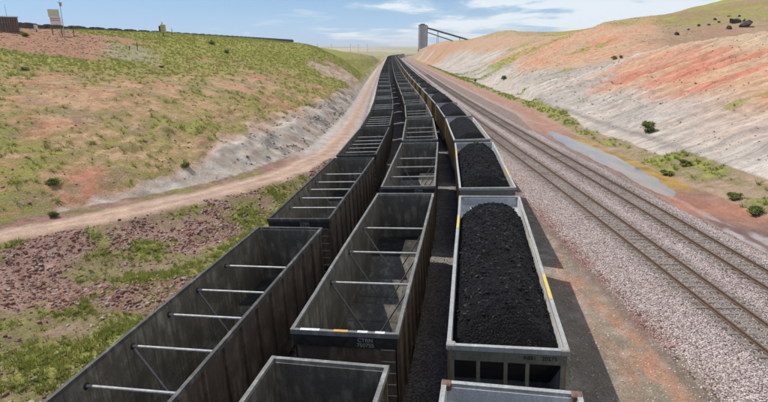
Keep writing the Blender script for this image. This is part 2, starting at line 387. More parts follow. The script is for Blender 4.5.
def mat_coal():
    g = NT('coal'); p = g.pos(); v = g.vor(p, 13); v2 = g.vor(p, 30); sb = g.n('ShaderNodeSeparateColor'); g.L(v2.outputs['Color'], sb.inputs[0])
    c = g.mix(g.ramp(sb.outputs[0], .5, .97), (.004, .004, .005), (.018, .018, .020)); c = g.mix(g.ramp(g.noise(p, 1.3, 5), .35, .7, 0, .55), c, (.017, .0165, .016))
    c = g.mix(g.ramp(sb.outputs[1], .993, .996, 0, .8), c, (.12, .11, .10))
    g.bump(g.math('ADD', g.math('MULTIPLY', v.outputs['Distance'], -1.), g.math('MULTIPLY', v2.outputs['Distance'], -.7)), .10, 1.0)
    return g.fin(c, g.ramp(sb.outputs[2], 0, 1, .6, 1.), 0, .18)
def mat_leaf(name, c0, c1):
    g = NT(name); n = g.noise(g.pos(), 1.7, 4); g2 = g.noise(g.pos(), 14, 2); c = g.mix(g.ramp(n, .3, .7), c0, c1); c = g.mix(1, c, g.ramp(g2, .3, .7, .7, 1.3, False), 'MULTIPLY')
    tr = g.n('ShaderNodeBsdfTranslucent'); g.L(c, tr.inputs['Color']); mx = g.n('ShaderNodeMixShader'); mx.inputs[0].default_value = .38; m = g.fin(c, .7, 0, .2); g.L(g.b.outputs[0], mx.inputs[1]); g.L(tr.outputs[0], mx.inputs[2]); g.L(mx.outputs[0], g.out.inputs['Surface']); return m
def mat_tan():
    g = NT('tan_weathered_side'); n1 = g.noise(g.pos(True, (1, .42, .05)), 1.0, 2, .4); n2 = g.noise(g.pos(True, (3, 3, .4)), 2, 5, .6)
    c = g.mix(g.ramp(n1, .46, .54), (.20, .15, .085), (.56, .45, .24)); c = g.mix(1, c, g.ramp(n2, .3, .7, .75, 1.2, False), 'MULTIPLY')
    inf = g.n('ShaderNodeObjectInfo').outputs['Random']; c = g.mix(1, c, g.ramp(inf, 0, 1, .85, 1.12, False), 'MULTIPLY'); return g.fin(c, .8, 0, .2)
M = {}
M['ground'] = mat_ground()
M['steel_dark'] = mat_steel_dark('weathered_dark_steel', (.028, .027, .025), (.10, .095, .08), .7, 0.0)
M['steel_in'] = mat_steel_dark('dusty_inner_steel', (.125, .112, .09), (.33, .30, .245), .42, 0.25, seams=True)
M['side_brown'] = mat_steel_dark('brown_weathered_steel', (.075, .055, .042), (.19, .15, .115), .8, 0.0)
M['rim_dark'] = mat_steel_dark('worn_grey_rim', (.15, .15, .14), (.30, .30, .285), .6, .0)
M['floor_dark'] = mat_steel_dark('coal_dusted_floor', (.018, .017, .016), (.095, .088, .075), .85, 0.)
M['rim_black'] = mat_steel_dark('dark_worn_rim', (.05, .048, .045), (.15, .145, .135), .6, 0.)
M['alu'] = mat_steel_dark('dull_aluminium', (.40, .40, .39), (.56, .56, .54), .5, .35)
M['alu_in'] = mat_steel_dark('dusty_aluminium_inside', (.46, .46, .46), (.64, .64, .64), .6, .0)
M['tan'] = mat_tan()
M['end_olive'] = mat_steel_dark('olive_grey_end_steel', (.15, .14, .105), (.24, .22, .165), .75, .0)
M['end_grey'] = mat_plain('worn_grey_brown_corner', (.22, .20, .18), (.36, .34, .32), 9, .8)
M['rust'] = mat_plain('rusty_corner', (.10, .055, .04), (.22, .14, .11), 9, .9)
M['black_steel'] = mat_plain('black_underframe', (.012, .012, .012), (.035, .032, .030), 5, .7)
M['brace'] = mat_plain('pale_worn_brace', (.30, .30, .29), (.46, .46, .45), 4, .5, .25)
M['yellow'] = mat_plain('yellow_reflector', (.50, .38, .08), (.66, .52, .14), 9, .6)
M['orange'] = mat_plain('orange_reflector', (.50, .27, .06), (.66, .36, .07), 9, .6)
M['white'] = mat_plain('white_reflector', (.45, .45, .44), (.70, .70, .68), 14, .7)
M['text_pale'] = mat_plain('faded_white_lettering', (.22, .22, .20), (.36, .35, .33), 20, .8)
M['text_dark'] = mat_plain('black_lettering', (.010, .010, .010), (.02, .02, .02), 20, .8)
M['coal'] = mat_coal()
M['wheel'] = mat_plain('wheel_steel', (.05, .04, .035), (.12, .09, .07), 8, .6, .4)
M['rail_side'] = mat_plain('rusty_rail', (.105, .068, .05), (.18, .12, .09), 9, .75, .1)
M['sleeper'] = mat_plain('weathered_sleeper_wood', (.14, .118, .10), (.265, .23, .205), 5, .95, 0, .1, .02)
def mat_stone(name, a, b, c_, sc_):
    g = NT(name); v = g.vor(g.pos(), sc_); sp_ = g.n('ShaderNodeSeparateColor'); g.L(v.outputs['Color'], sp_.inputs[0]); q = g.mix(sp_.outputs[0], a, b); q = g.mix(g.ramp(sp_.outputs[1], .72, .8), q, c_)
    return g.fin(q, .95, 0, .1)
M['stone_red'] = mat_stone('red_brown_stone', (.13, .062, .048), (.27, .16, .13), (.38, .33, .28), 4.0)
M['stone_pale'] = mat_plain('pale_pink_ballast', (.36, .28, .265), (.62, .555, .53), 3.5, .95, 0, .1)
M['stone_grey'] = mat_stone('grey_brown_stone', (.17, .14, .12), (.28, .25, .22), (.42, .38, .34), 4.0)
M['coal_lump'] = mat_stone('coal_lump', (.006, .006, .007), (.022, .022, .025), (.055, .052, .05), 6.0)
M['boulder'] = mat_plain('dark_rock', (.035, .030, .028), (.12, .10, .095), .8, .95, 0, .1, .1)
M['leaf_olive'] = mat_leaf('olive_tussock', (.18, .19, .045), (.37, .35, .10))
M['leaf_green'] = mat_leaf('fresh_green_tussock', (.17, .22, .035), (.33, .37, .09))
M['leaf_shrub'] = mat_leaf('shrub_leaf', (.14, .18, .045), (.27, .32, .10))
M['bark'] = mat_plain('bark', (.10, .07, .05), (.18, .13, .10), 10, .9)
M['concrete'] = mat_plain('silo_concrete', (.27, .26, .265), (.36, .345, .35), .12, .9)
M['gallery'] = mat_plain('conveyor_steel', (.05, .055, .065), (.10, .105, .12), .3, .7)
M['sheet'] = mat_plain('brown_sheeting', (.12, .085, .07), (.20, .155, .13), 1.2, .8)
M['roof_pale'] = mat_plain('pale_roof', (.50, .50, .48), (.62, .62, .60), 1, .6)
M['wood_post'] = mat_plain('grey_post_wood', (.09, .075, .06), (.17, .145, .12), 12, .9)
M['sign_cream'] = mat_plain('cream_sign_board', (.52, .50, .36), (.60, .57, .42), 3, .7)
M['sign_white'] = mat_plain('white_sign_board', (.66, .60, .56), (.72, .66, .62), 3, .7)
M['sign_red'] = mat_plain('faded_red_lettering', (.42, .14, .10), (.5, .2, .15), 6, .8)
M['box_yellow'] = mat_plain('dull_yellow_box', (.40, .34, .14), (.52, .45, .22), 3, .7)
def mat_water():
    g = NT('pond_water'); p = g.pos(); n = g.noise(g.pos(scale=(1, .35, 1)), .5, 5, .6)
    g.bump(g.noise(p, 3.0, 3), .01, .25); g.b.inputs['IOR'].default_value = 1.33
    c = g.mix(g.ramp(n, .35, .65), (.24, .19, .14), (.13, .125, .12))
    return g.fin(c, .07, 0, .8)
M['water'] = mat_water()

# ------------------------------------------------------------------ ground sheet
def axis(segs):
    out = []
    for a, b, d in segs: out += list(np.arange(a, b, d))
    return out
gx = list(-110 - np.geomspace(1, 14000, 46)[::-1]) + axis([(-110, -45, .7), (-45, 35, .3), (35, 92, .5), (92, 150, 1.5)]) + list(150 + np.geomspace(2, 14000, 46) - 2)
gy = axis([(-30, 8, 1.2), (8, 60, .28), (60, 130, .45), (130, 260, .9), (260, 460, 2.)]) + list(460 + np.geomspace(4, 22000, 90) - 4)
gx = np.array(gx); gy = np.array(gy)
GX, GY = np.meshgrid(gx, gy); GX = GX.ravel(); GY = GY.ravel()
GZ = height(GX, GY)
def lerp(c, f, d): return c*(1-f[:, None]) + np.array(d)[None, :]*f[:, None]
def rockf(x, y): return sst(.50, .60, fbm(x*.24 + 4, y*.24, 106, 5, .6))
def paint(x, y, z):
    n = len(x); s_, o = off_of(x, y); rt = right_toe(y); ax = trackA_x(y); rc, rh = road_cx(y), road_hw(y); lt = np.minimum(left_toe(y), rc - rh)
    g = grade(y)
    wob = (fbm(x*.22, y*.22, 101, 4) - .5)
    nb = fbm(x*.09, y*.09, 102, 4); nm = fbm(x*.5, y*.5, 103, 4); nf = fbm(x*2, y*2, 104, 3)
    c = np.tile([.34, .26, .20], (n, 1)); gr = np.full(n, .0); ba = np.zeros(n); st = np.zeros(n)
    # ---- left hill: tan and red-brown soil, patchy olive grass, grey bank above the road
    L = lt - x; left = L > 0
    cl = np.tile([.43, .285, .17], (n, 1)); ns_ = fbm(x*.13, y*.13, 120, 5)
    cl = lerp(cl, sst(.46, .62, nb + .25*wob)*.7, (.42, .245, .15))
    ns_ = .62*ns_ + .38*nm; cl = lerp(cl, sst(.53, .64, ns_)*sst(.3, .55, nf + .1)*.75, (.44, .165, .11))
    cl = lerp(cl, sst(.50, .68, nm)*.6, (.27, .22, .165)); cl = lerp(cl, sst(.52, .7, nf)*.5, (.33, .20, .13))
    grl = .455 - .10*(1 - sst(5, 8, z))*sst(.40, .58, fbm(x*.11 + 5, y*.11, 170, 4)) + .34*fbm(x*.05 + 9, y*.05, 105, 4) + .55*(nm - .5) + .35*(nf - .5) - .17*sst(.5, .64, ns_) - .11*np.exp(-((z - 6.0)/2.2)**2)*sst(.42, .6, fbm(x*.05, y*.05 + 7, 130, 4))
    grl = grl + .24*sst(80, 170, y) + .10*sst(7.5, 11, z)*(1 - sst(60, 70, -x)) - .18*sst(-2, 0, x*0 - np.abs(z - 3.0))*0
    gbw = np.interp(y, [30, 38, 43, 48, 53, 62, 75, 100, 200, 300], [.5, .7, 1.2, 2.6, 5.0, 6.3, 4.8, 2.8, 1.2, .6])
    low = 1 - sst(gbw*.6, gbw*1.25 + .5, L + 2.2*wob + 3.5*(nm - .5))
    lowc = np.tile([.39, .33, .275], (n, 1)); lowc = lerp(lowc, sst(.47, .62, nm)*.75, (.21, .18, .16)); lowc = lerp(lowc, sst(.5, .62, fbm(x*.3, y*.2, 124, 4))*.6, (.36, .27, .215)); lowc = lerp(lowc, sst(.52, .62, fbm(x*.5, y*1.3, 121, 3))*.5, (.50, .47, .43))
    cl = cl*(1 - low[:, None]) + lowc*low[:, None]; grl = grl - .75*low
    scar = sst(.60, .70, fbm(x*.06 + 40, y*.03, 122, 4))*sst(110, 150, y); cl = lerp(cl, scar*.7, (.42, .33, .27)); grl = grl - .4*scar
    # bench behind the near crest, heap of red earth
    mound = sst(86, 92, y)*(1 - sst(122, 135, y))*sst(.50, .56, -x/np.maximum(y, 1) + .05*wob); mound = np.maximum(mound, .8*sst(116, 120, y)*(1 - sst(126, 132, y))*sst(.44, .48, -x/np.maximum(y, 1) + .1*wob))
    bench = sst(90, 97, y)*(1 - sst(112, 120, y))*(1 - sst(.50, .55, -x/np.maximum(y, 1)))*sst(.40, .46, -x/np.maximum(y, 1) + .1*wob); cl = lerp(cl, bench*.7, (.30, .29, .235)); grl = grl - .2*bench
    cl = lerp(cl, mound, (.29, .155, .095)); grl = grl - .6*mound; cl = lerp(cl, mound*sst(.55, .7, nf), (.33, .21, .14))
    far_l = sst(150, 260, y)*sst(.35, .5, nb); cl = lerp(cl, far_l*.5, (.33, .29, .15))
    c = np.where(left[:, None], cl, c); gr = np.where(left, grl, gr)
    # ---- dirt road
    dr = np.abs(x - rc + .3*wob) + .9*(nm - .5); road = 1 - sst(rh - .45, rh + .7, dr)
    near = sst(0, 1, x - rc)*(~left)
    # wedge between road and left train
    wd = (~left) & (o < -10.0)
    cw = np.tile([.235, .165, .115], (n, 1)); rk = rockf(x, y); cw = lerp(cw, rk, (.245, .145, .115))
    cw = lerp(cw, sst(.55, .7, nf)*.5, (.38, .27, .23))
    grw = .60 + .8*(fbm(x*.42 + 2, y*.42 + 7, 107, 4) - .5) + .4*(nf - .5) - .26*rk
    edge = (1 - sst(0, 1.6, -10.9 - o + .8*wob)); cw = lerp(cw, edge, (.30, .25, .21)); grw = grw - .5*edge
    farw = sst(52, 62, y); cw = lerp(cw, farw, (.44, .39, .36)); grw = grw - .6*farw
    c = np.where(wd[:, None], cw, c); gr = np.where(wd, grw, gr)
    rcol = np.tile([.385, .265, .195], (n, 1)); trk = np.exp(-((dr - .85)/.35)**2); rcol = lerp(rcol, sst(.5, .7, nm)*.5, (.32, .22, .16)); rcol = lerp(rcol, trk*.6*sst(.3, .55, nf + .15), (.48, .37, .30)); rcol = lerp(rcol, sst(60, 110, y)*.5, (.38, .29, .235))
    c = c*(1-road[:, None]) + rcol*road[:, None]; gr = gr - 1.2*road
    # ---- bed of the three trains: grey ballast black with coal dust
    bed = (o > -10.9) & (o < 2.7)
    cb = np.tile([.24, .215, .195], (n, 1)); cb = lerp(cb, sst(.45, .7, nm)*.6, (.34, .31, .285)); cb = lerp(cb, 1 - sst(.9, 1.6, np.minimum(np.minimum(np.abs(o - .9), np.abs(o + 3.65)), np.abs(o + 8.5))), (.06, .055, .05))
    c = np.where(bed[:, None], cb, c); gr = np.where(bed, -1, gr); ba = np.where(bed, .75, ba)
    # ---- brown strip between the loaded train and the first empty track
    aL = ax - 4.0
    sw = (o >= 2.7) & (x < aL)
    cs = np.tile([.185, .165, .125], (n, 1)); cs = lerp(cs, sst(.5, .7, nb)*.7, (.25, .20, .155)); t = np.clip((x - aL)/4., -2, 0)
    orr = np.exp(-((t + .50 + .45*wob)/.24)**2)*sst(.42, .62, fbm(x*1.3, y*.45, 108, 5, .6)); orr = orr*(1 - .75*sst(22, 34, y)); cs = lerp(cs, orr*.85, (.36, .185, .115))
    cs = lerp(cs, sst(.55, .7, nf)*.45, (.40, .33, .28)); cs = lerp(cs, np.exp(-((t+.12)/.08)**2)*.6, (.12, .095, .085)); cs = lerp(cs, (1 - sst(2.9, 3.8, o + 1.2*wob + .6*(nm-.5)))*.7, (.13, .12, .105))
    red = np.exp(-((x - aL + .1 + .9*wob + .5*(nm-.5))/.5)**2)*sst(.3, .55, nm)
    cs = lerp(cs, red*.75*sst(.35, .6, nf + .2), (.31, .155, .13))
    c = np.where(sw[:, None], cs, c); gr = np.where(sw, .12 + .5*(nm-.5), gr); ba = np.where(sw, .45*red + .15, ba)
    # ---- ballast of the two empty tracks
    D = dshift(y); bl = (x >= aL) & (x < ax + 7.6 + D) & (o > 2.7)
    cbl = np.tile([.50, .425, .405], (n, 1))
    for cx in (ax, ax + 4.1):
        f = 1 - sst(1.35, 1.75, np.abs(x - cx + .5*(nm-.5))); cbl = lerp(cbl, f*.85, (.27, .23, .205))
    cbl = lerp(cbl, red*.75, (.37, .17, .15)); cbl = lerp(cbl, np.clip(nm - .45, 0, 1)*1.2*sst(0, 1, np.abs(x-ax)), (.40, .27, .25))
    c = np.where(bl[:, None], cbl, c); gr = np.where(bl, -1, gr); ba = np.where(bl, .95, ba)
    # ---- drainage ditch: red mud, grey silt, yellow scum by the pond
    cbl_far = (x > ax + 7.0) & bl; c = np.where(cbl_far[:, None], np.array([.36, .27, .235])[None], c)
    dt = (x >= ax + 7.6 + D) & (x < ax + 12.2 + D)
    cd = np.tile([.225, .145, .115], (n, 1)); q = fbm(x*.9, y*.16, 109, 4); cd = lerp(cd, sst(.45, .6, q)*.85, (.15, .105, .095)); cd = lerp(cd, sst(.62, .72, q), (.34, .31, .30))
    rr = np.exp(-((y - 39.5 + .6*(x-24))/3.2)**2); cd = lerp(cd, rr*.75, (.37, .17, .11)); cd = lerp(cd, sst(66, 76, y)*.8, (.36, .205, .15)); cd = lerp(cd, sst(80, 100, y)*np.clip(1 - (x - ax - 7.6 - D)/2.2, 0, 1), (.36, .28, .24))
    sc_ = sst(24.2, 25.6, x + 1.2*wob + .8*(nm - .5))*sst(41, 46, y)*(1 - sst(68, 73, y)); cd = lerp(cd, sc_*.85, (.38, .245, .06)); cd = lerp(cd, sc_*sst(.5, .62, nm)*.8, (.23, .16, .07))
    c = np.where(dt[:, None], cd, c); gr = np.where(dt, -.6, gr); ba = np.where(dt, .12, ba)
    # ---- weedy strip
    vtop = np.minimum(rt + 1.6 + 1.5*wob, np.where(y > 55, ax + 15.0 + D + 1.2*wob, 999)); vg = (x >= ax + 12.2 + D) & (x < vtop); e = (x - ax - 12.2 - D)
    cv_ = np.tile([.30, .22, .15], (n, 1)); c = np.where(vg[:, None], cv_, c)
    gv = .50 + 1.1*(nm - .5) + .5*(nf - .5) - .4*np.exp(-(e/.6)**2); gv = gv + .12*sst(75, 100, y) - .25*sst(0, .8, x - rt - .2)*(1 - sst(70, 90, y)); gr = np.where(vg, gv, gr)
    # ---- right cut and the hills behind
    Rr = x - rt; rg = x >= np.maximum(vtop, ax + 12.2 + D)
    hh = z - g
    slant = hh + 5.5*(fbm(x*.03, y*.10, 110, 4) - .5) + 1.5*(nm - .5)
    pale = np.array([.425, .365, .31]); cr = np.tile(pale, (n, 1))
    cr = lerp(cr, sst(.45, .7, fbm(x*.05, y*.8, 111, 4))*.5, (.29, .265, .245))
    cr = lerp(cr, sst(.5, .75, fbm(x*.05 + 3, y*.5, 112, 4))*.5, (.54, .51, .47))
    nearf = 1 - sst(112, 124, y - .22*(x - 60))
    onear = sst(3.6, 7.2, slant)*nearf; cr = lerp(cr, onear*.93, (.47, .28, .17)); cr = lerp(cr, onear*sst(.45, .62, fbm(x*.06, y*.2, 113, 4))*.8, (.46, .175, .12)); cr = lerp(cr, sst(1.5, 4, slant)*(1-onear)*nearf*sst(.45, .6, nb)*.35, (.42, .29, .23)); cr = lerp(cr, (1 - onear)*sst(.5, .66, fbm(x*.12, y*.12, 140, 5, .6))*.6, (.30, .275, .25)); cr = lerp(cr, onear*sst(.5, .62, fbm(x*.09, y*.35, 119, 4))*.4, (.43, .32, .22))
    topn = sst(10.8, 13.2, hh + 1.5*wob)*nearf; cr = lerp(cr, topn*.8, (.43, .34, .235))
    hl = sst(140, 150, y)*(1 - sst(262, 300, y)); oh = hl*sst(5.6, 9.5, slant + 1.0); cr = lerp(cr, oh*.9, (.47, .26, .16)); cr = lerp(cr, oh*sst(.44, .6, fbm(x*.08, y*.16, 114, 5, .6))*.7, (.42, .31, .20)); cr = lerp(cr, oh*sst(.55, .68, fbm(x*.1 + 9, y*.1, 171, 4))*.6, (.52, .21, .12))
    h2 = sst(280, 310, y)*sst(9.0, 14.0, slant + .8); cr = lerp(cr, h2*.85, (.42, .27, .17))
    h3 = sst(380, 420, y)*sst(.40, .55, fbm(x*.02, y*.045, 115, 3)); cr = lerp(cr, h3*.9, (.43, .25, .165))
    grr = .02 + .30*(nb - .5) + .3*(nm - .5)
    gp = sst(.56, .66, fbm(x*.045, y*.06, 116, 4))*sst(118, 140, y)*(1 - sst(8, 14, hh)*(y < 300)); grr = grr + .55*gp
    grr = grr + .45*sst(17.5, 21, hh)*sst(150, 200, y) + .5*sst(380, 460, y)*sst(.52, .62, fbm(x*.02 + 5, y*.04, 117, 3))
    back = sst(0, 1, (x - (.47*y + 2))/9)*sst(120, 140, y); 
    grass_hill = np.maximum(back*sst(128, 150, y), sst(0, 10, x - 73)*sst(118, 135, y)*(1 - sst(150, 175, y)))
    grass_hill = np.maximum(grass_hill, sst(96, 125, x - 0*y))
    cr = lerp(cr, grass_hill*.9, (.30, .22, .14)); cr = lerp(cr, grass_hill*sst(.47, .6, nb)*.65, (.30, .18, .12)); grr = grr + grass_hill*(.14 + .9*(.5 - nb) + .9*(nm - .5) + .5*(nf - .5))
    grr = grr + .16*topn
    c = np.where(rg[:, None], cr, c); gr = np.where(rg, grr, gr); st = np.where(rg, .9*(1 - grass_hill)*(1 - .6*sst(12, 15, hh)), st)
    tl = np.exp(-((Rr - 1.6 - .8*wob)/.55)**2)*sst(48, 60, y)*(1 - sst(105, 125, y))*rg; c = lerp(c, tl*.7, (.20, .18, .165))
    # green hollows on the cut
    for (u, v, r_) in PATCH:
        dd = ((x - u[0])/(r_*1.8))**2 + ((y - u[1])/(r_*1.0 + 0*v))**2; gr = gr + 1.0*np.exp(-dd*1.3)*(nm + .1)
    # far plain
    fp = sst(760, 1100, y); c = lerp(c, fp, (.30, .27, .17)); q = fbm(x*.004, y*.0012, 118, 4); c = lerp(c, fp*sst(.45, .6, q), (.40, .35, .25)); gr = gr*(1 - fp) + fp*(.15 + .8*(q - .5)); st = st*(1-fp)
    ba = ba*(1 - fp*.9)
    return np.clip(c, 0, 1), np.clip(gr, 0, 1.3), ba, st
PATCH = []
for (u, v, r_) in [(502, 77, 3.0), (530, 85, 3.5), (508, 56, 11), (548, 41, 10), (560, 70, 4), (655, 158, 1.0), (735, 100, 2.2), (520, 45, 9), (590, 45, 6), (660, 128, 1.2), (470, 72, 7)]:
    x_, y_, _ = ground_on(u, v); PATCH.append(((x_, y_), 0, r_))
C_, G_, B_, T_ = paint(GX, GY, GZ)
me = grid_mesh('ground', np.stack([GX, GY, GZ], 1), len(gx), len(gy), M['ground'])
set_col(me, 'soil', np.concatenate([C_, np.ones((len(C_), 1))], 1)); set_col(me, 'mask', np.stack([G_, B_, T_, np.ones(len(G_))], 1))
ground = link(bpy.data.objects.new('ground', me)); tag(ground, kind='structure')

# pond in the ditch
def pond():
    L_ = [(545,130.0),(560,141),(580,151.5),(600,160.5),(620,170),(640,183),(655,189.5),(668,194),(676,193)]
    R_ = [(549,129.6),(565,134.5),(585,142),(603,149),(622,157.5),(640,167),(655,175.5),(668,184.5),(677,190)]
    zz = -.66; pts = []
    for u, v in L_ + R_[::-1]:
        d = ray(u, v); t = (zz + float(grade(60)) * 0 - CZ)/d[2]; pts.append((d[0]*t, d[1]*t, zz))
    n = len(pts); mb = MB()
    mb.add(pts + [(x, y, z - .25) for x, y, z in pts], [tuple(range(n)), tuple(range(2*n-1, n-1, -1))] + [(i, (i+1) % n, (i+1) % n + n, i+n) for i in range(n)])
    return mb
# its basin is pressed into the ground: an uneven shoreline where bed and water level meet
pmb = pond(); P_ = np.array(pmb.v[0])[:18]
def in_poly(x, y, P):
    ins = np.zeros(len(x), bool); j = len(P)-1
    for i in range(len(P)):
        c1 = (P[i,1] > y) != (P[j,1] > y); xi = (P[j,0]-P[i,0])*(y-P[i,1])/(P[j,1]-P[i,1]+1e-9)+P[i,0]; ins ^= c1 & (x < xi); j = i
    return ins
sel = np.where((GX > 20.5) & (GX < 30) & (GY > 32) & (GY < 82))[0]; xs_, ys_ = GX[sel], GY[sel]
dist = np.full(len(sel), 1e9)
for i in range(len(P_)):
    a_, b_ = P_[i-1, :2], P_[i, :2]; d_ = b_ - a_; t_ = np.clip(((xs_ - a_[0])*d_[0] + (ys_ - a_[1])*d_[1])/(d_ @ d_), 0, 1)
    dist = np.minimum(dist, np.hypot(xs_ - a_[0] - t_*d_[0], ys_ - a_[1] - t_*d_[1]))
sd_ = np.where(in_poly(xs_, ys_, P_), dist, -dist) + .8*(fbm(xs_*.9, ys_*.5, 150, 4) - .5)
WZ = -.66; w_ = sst(-3.2, -1.2, sd_); bed_z = WZ - np.clip(sd_, -1.6, 1.2)*.055
GZ2 = GZ.copy(); GZ2[sel] = GZ2[sel]*(1 - w_) + bed_z*w_
me.vertices.foreach_set('co', np.stack([GX, GY, GZ2], 1).astype(np.float32).ravel()); me.update()
cen = P_[:, :2].mean(0)
def grown(P, g):
    out = []
    for i in range(len(P)):
        t_ = P[(i+1) % len(P), :2] - P[i-1, :2]; n_ = np.array([t_[1], -t_[0]])/np.linalg.norm(t_); q = P[i, :2] + n_*g
        if in_poly(np.array([q[0]]), np.array([q[1]]), P)[0]: q = P[i, :2] - n_*g
        out.append((q[0], q[1], WZ))
    return out
gp__ = grown(P_, 1.0); n = len(gp__); pmb = MB().add(gp__ + [(x, y, z - .25) for x, y, z in gp__], [tuple(range(n)), tuple(range(2*n-1, n-1, -1))] + [(i, (i+1) % n, (i+1) % n + n, i+n) for i in range(n)])
water = pmb.obj('pond', M['water']); tag(water, kind='structure')

# ------------------------------------------------------------------ scattered stuff
def scatter(name, proto_v, proto_f, P, scl, rz, mat, label=None, kind='stuff', tilt=None, cat=None):
    nv = len(proto_v[0]); N = len(P); V = np.zeros((N, nv, 3)); pick = rng.integers(0, len(proto_v), N)
    A = np.array(proto_v)[pick]; c, s = np.cos(rz)[:, None], np.sin(rz)[:, None]; sc3 = scl if scl.ndim == 2 else np.repeat(scl[:, None], 3, 1)
    A = A*sc3[:, None, :]
    V[..., 0] = A[..., 0]*c - A[..., 1]*s; V[..., 1] = A[..., 0]*s + A[..., 1]*c; V[..., 2] = A[..., 2]; V += P[:, None, :]
    f = np.array(proto_f); loops = (f[None] + (np.arange(N)*nv)[:, None, None]).reshape(-1)
    m = bpy.data.meshes.new(name); fast_mesh(m, V.reshape(-1, 3), loops, f.shape[1]); m.materials.append(mat)
    o = link(bpy.data.objects.new(name, m)); tag(o, label, cat, None, kind); return o
def ico():
    b = bmesh.new(); bmesh.ops.create_icosphere(b, subdivisions=1, radius=1); v = np.array([q.co[:] for q in b.verts]); f = [[q.index for q in k.verts] for k in b.faces]; b.free(); return v, f
IV, IF = ico()
def _cut(v):
    v = v.copy()
    for _ in range(5):
        n_ = rng.normal(size=3); n_ /= np.linalg.norm(n_); k = v @ n_ - .5; v = v - np.maximum(k, 0)[:, None]*n_
    return v
ROCKS = [_cut(IV*(1 + .4*(rng.random((len(IV), 1)) - .5)))*np.array([1.15, .9, .75]) for _ in range(12)]
def tuft(nb, spread, lean):
    v = []; f = []
    for i in range(nb):
        a = rng.random()*2*PI; r0 = spread*rng.random()*.5; h = .6 + .5*rng.random(); w = .05 + .04*rng.random(); l = lean*(.4 + rng.random())
        bx_, by_ = r0*math.cos(a), r0*math.sin(a); tx, ty = -math.sin(a)*w, math.cos(a)*w; k = len(v)
        v += [(bx_ - tx, by_ - ty, -.05), (bx_ + tx, by_ + ty, -.05), (bx_ + l*math.cos(a), by_ + l*math.sin(a), h)]; f.append((k, k+1, k+2))
    return np.array(v), f
TUF = [tuft(16, .8, .55) for _ in range(6)]; TV = [t[0] for t in TUF]; TF = TUF[0][1]
def sample(n, x0, x1, y0, y1, dens, seed=0):
    x = rng.uniform(x0, x1, n); y = rng.uniform(y0, y1, n); z = height(x, y); k = rng.random(n) < dens(x, y, z); return x[k], y[k], z[k]
# near left: stones and tussocks of the wedge
def g_at(x, y, z): return paint(x, y, z)[1]
def d_stone(x, y, z):
    s_, o = off_of(x, y); wd = (o < -10.7) & (x > road_cx(y) + road_hw(y)); return np.where(wd, .15 + .85*rockf(x, y), .0)
x, y, z = sample(80000, -36, -5, 8, 56, d_stone)
scl = .03 + .15*rng.random(len(x))**4.0; scatter('stones', ROCKS, IF, np.stack([x, y, z + .01], 1), scl, rng.random(len(x))*6.28, M['stone_red'])
def d_t(x, y, z):
    s_, o = off_of(x, y); wd = (o < -10.9) & (x > road_cx(y) + road_hw(y)); g_ = g_at(x, y, z); return np.where(wd, sst(.45, .85, g_), 0.)
x, y, z = sample(60000, -38, -5, 8, 56, d_t)
h_ = .10 + .22*rng.random(len(x))**1.5; kk = rng.random(len(x)) < .55
scatter('grass', TV, TF, np.stack([x, y, z], 1)[kk], np.stack([h_*1.1, h_*1.1, h_], 1)[kk], (rng.random(len(x))*6.28)[kk], M['leaf_green'])
scatter('dry_grass', TV, TF, np.stack([x, y, z], 1)[~kk], np.stack([h_*1.1, h_*1.1, h_], 1)[~kk], (rng.random(len(x))*6.28)[~kk], M['leaf_olive'])
# hillside tussocks
def d_h(x, y, z):
    lt = np.minimum(left_toe(y), road_cx(y) - road_hw(y)); return np.where(x < lt - 1, sst(.38, .75, g_at(x, y, z))*.8 + .03, 0.)
x, y, z = sample(110000, -100, -9, 22, 220, d_h); h_ = .08 + .36*rng.random(len(x))**3.2; k = rng.random(len(x)) < .6
scatter('hillside_grass', TV, TF, np.stack([x, y, z], 1)[k], np.stack([h_*1.4, h_*1.4, h_], 1)[k], (rng.random(len(x))*6.28)[k], M['leaf_olive'])
scatter('hillside_weeds', TV, TF, np.stack([x, y, z], 1)[~k], np.stack([h_*1.4, h_*1.4, h_], 1)[~k], (rng.random(len(x))*6.28)[~k], M['leaf_green'])
# weeds along the toe of the right cut, and sparse ones on it
def d_r(x, y, z):
    ax = trackA_x(y); e = x - ax - 12.2 - dshift(y); return np.where((e > -.2) & (x < right_toe(y) + 2.4), sst(.35, .8, g_at(x, y, z)), np.where(x > right_toe(y) + 2, .35*sst(.5, .8, g_at(x, y, z)) + .028*(fbm(x*.08, y*.08, 160, 3) > .47), 0.))
x, y, z = sample(130000, 26, 100, 26, 420, d_r); h_ = .12 + .30*rng.random(len(x))**2; h_ = np.where(x < 36, h_*1.25, h_)
scatter('weeds', TV, TF, np.stack([x, y, z], 1), np.stack([h_*1.2, h_*1.2, h_], 1), rng.random(len(x))*6.28, M['leaf_green'])
# stones on the right cut
def d_rs(x, y, z): return np.where(x > right_toe(y) + 1, .5, 0.)
x, y, z = sample(20000, 32, 95, 30, 230, d_rs); scl = .04 + .16*rng.random(len(x))**4
scatter('slope_stones', ROCKS, IF, np.stack([x, y, z], 1), scl, rng.random(len(x))*6.28, M['stone_red'])
x, y, z = sample(9000, -90, -12, 24, 120, lambda x, y, z: np.where(x < left_toe(y) - 1, .5, 0.)); scl = .05 + .14*rng.random(len(x))**4
scatter('hillside_stones', ROCKS, IF, np.stack([x, y, z], 1), scl, rng.random(len(x))*6.28, M['stone_red'])
x, y, z = sample(16000, -26, -5, 38, 130, lambda x, y, z: np.where((left_toe(y) - x > .1) & (left_toe(y) - x < np.interp(y, [44, 52, 75, 130], [0, 5, 5, 3])), sst(.45, .62, fbm(x*.5, y*.5, 103, 4)), 0.)); scl = .04 + .24*rng.random(len(x))**4
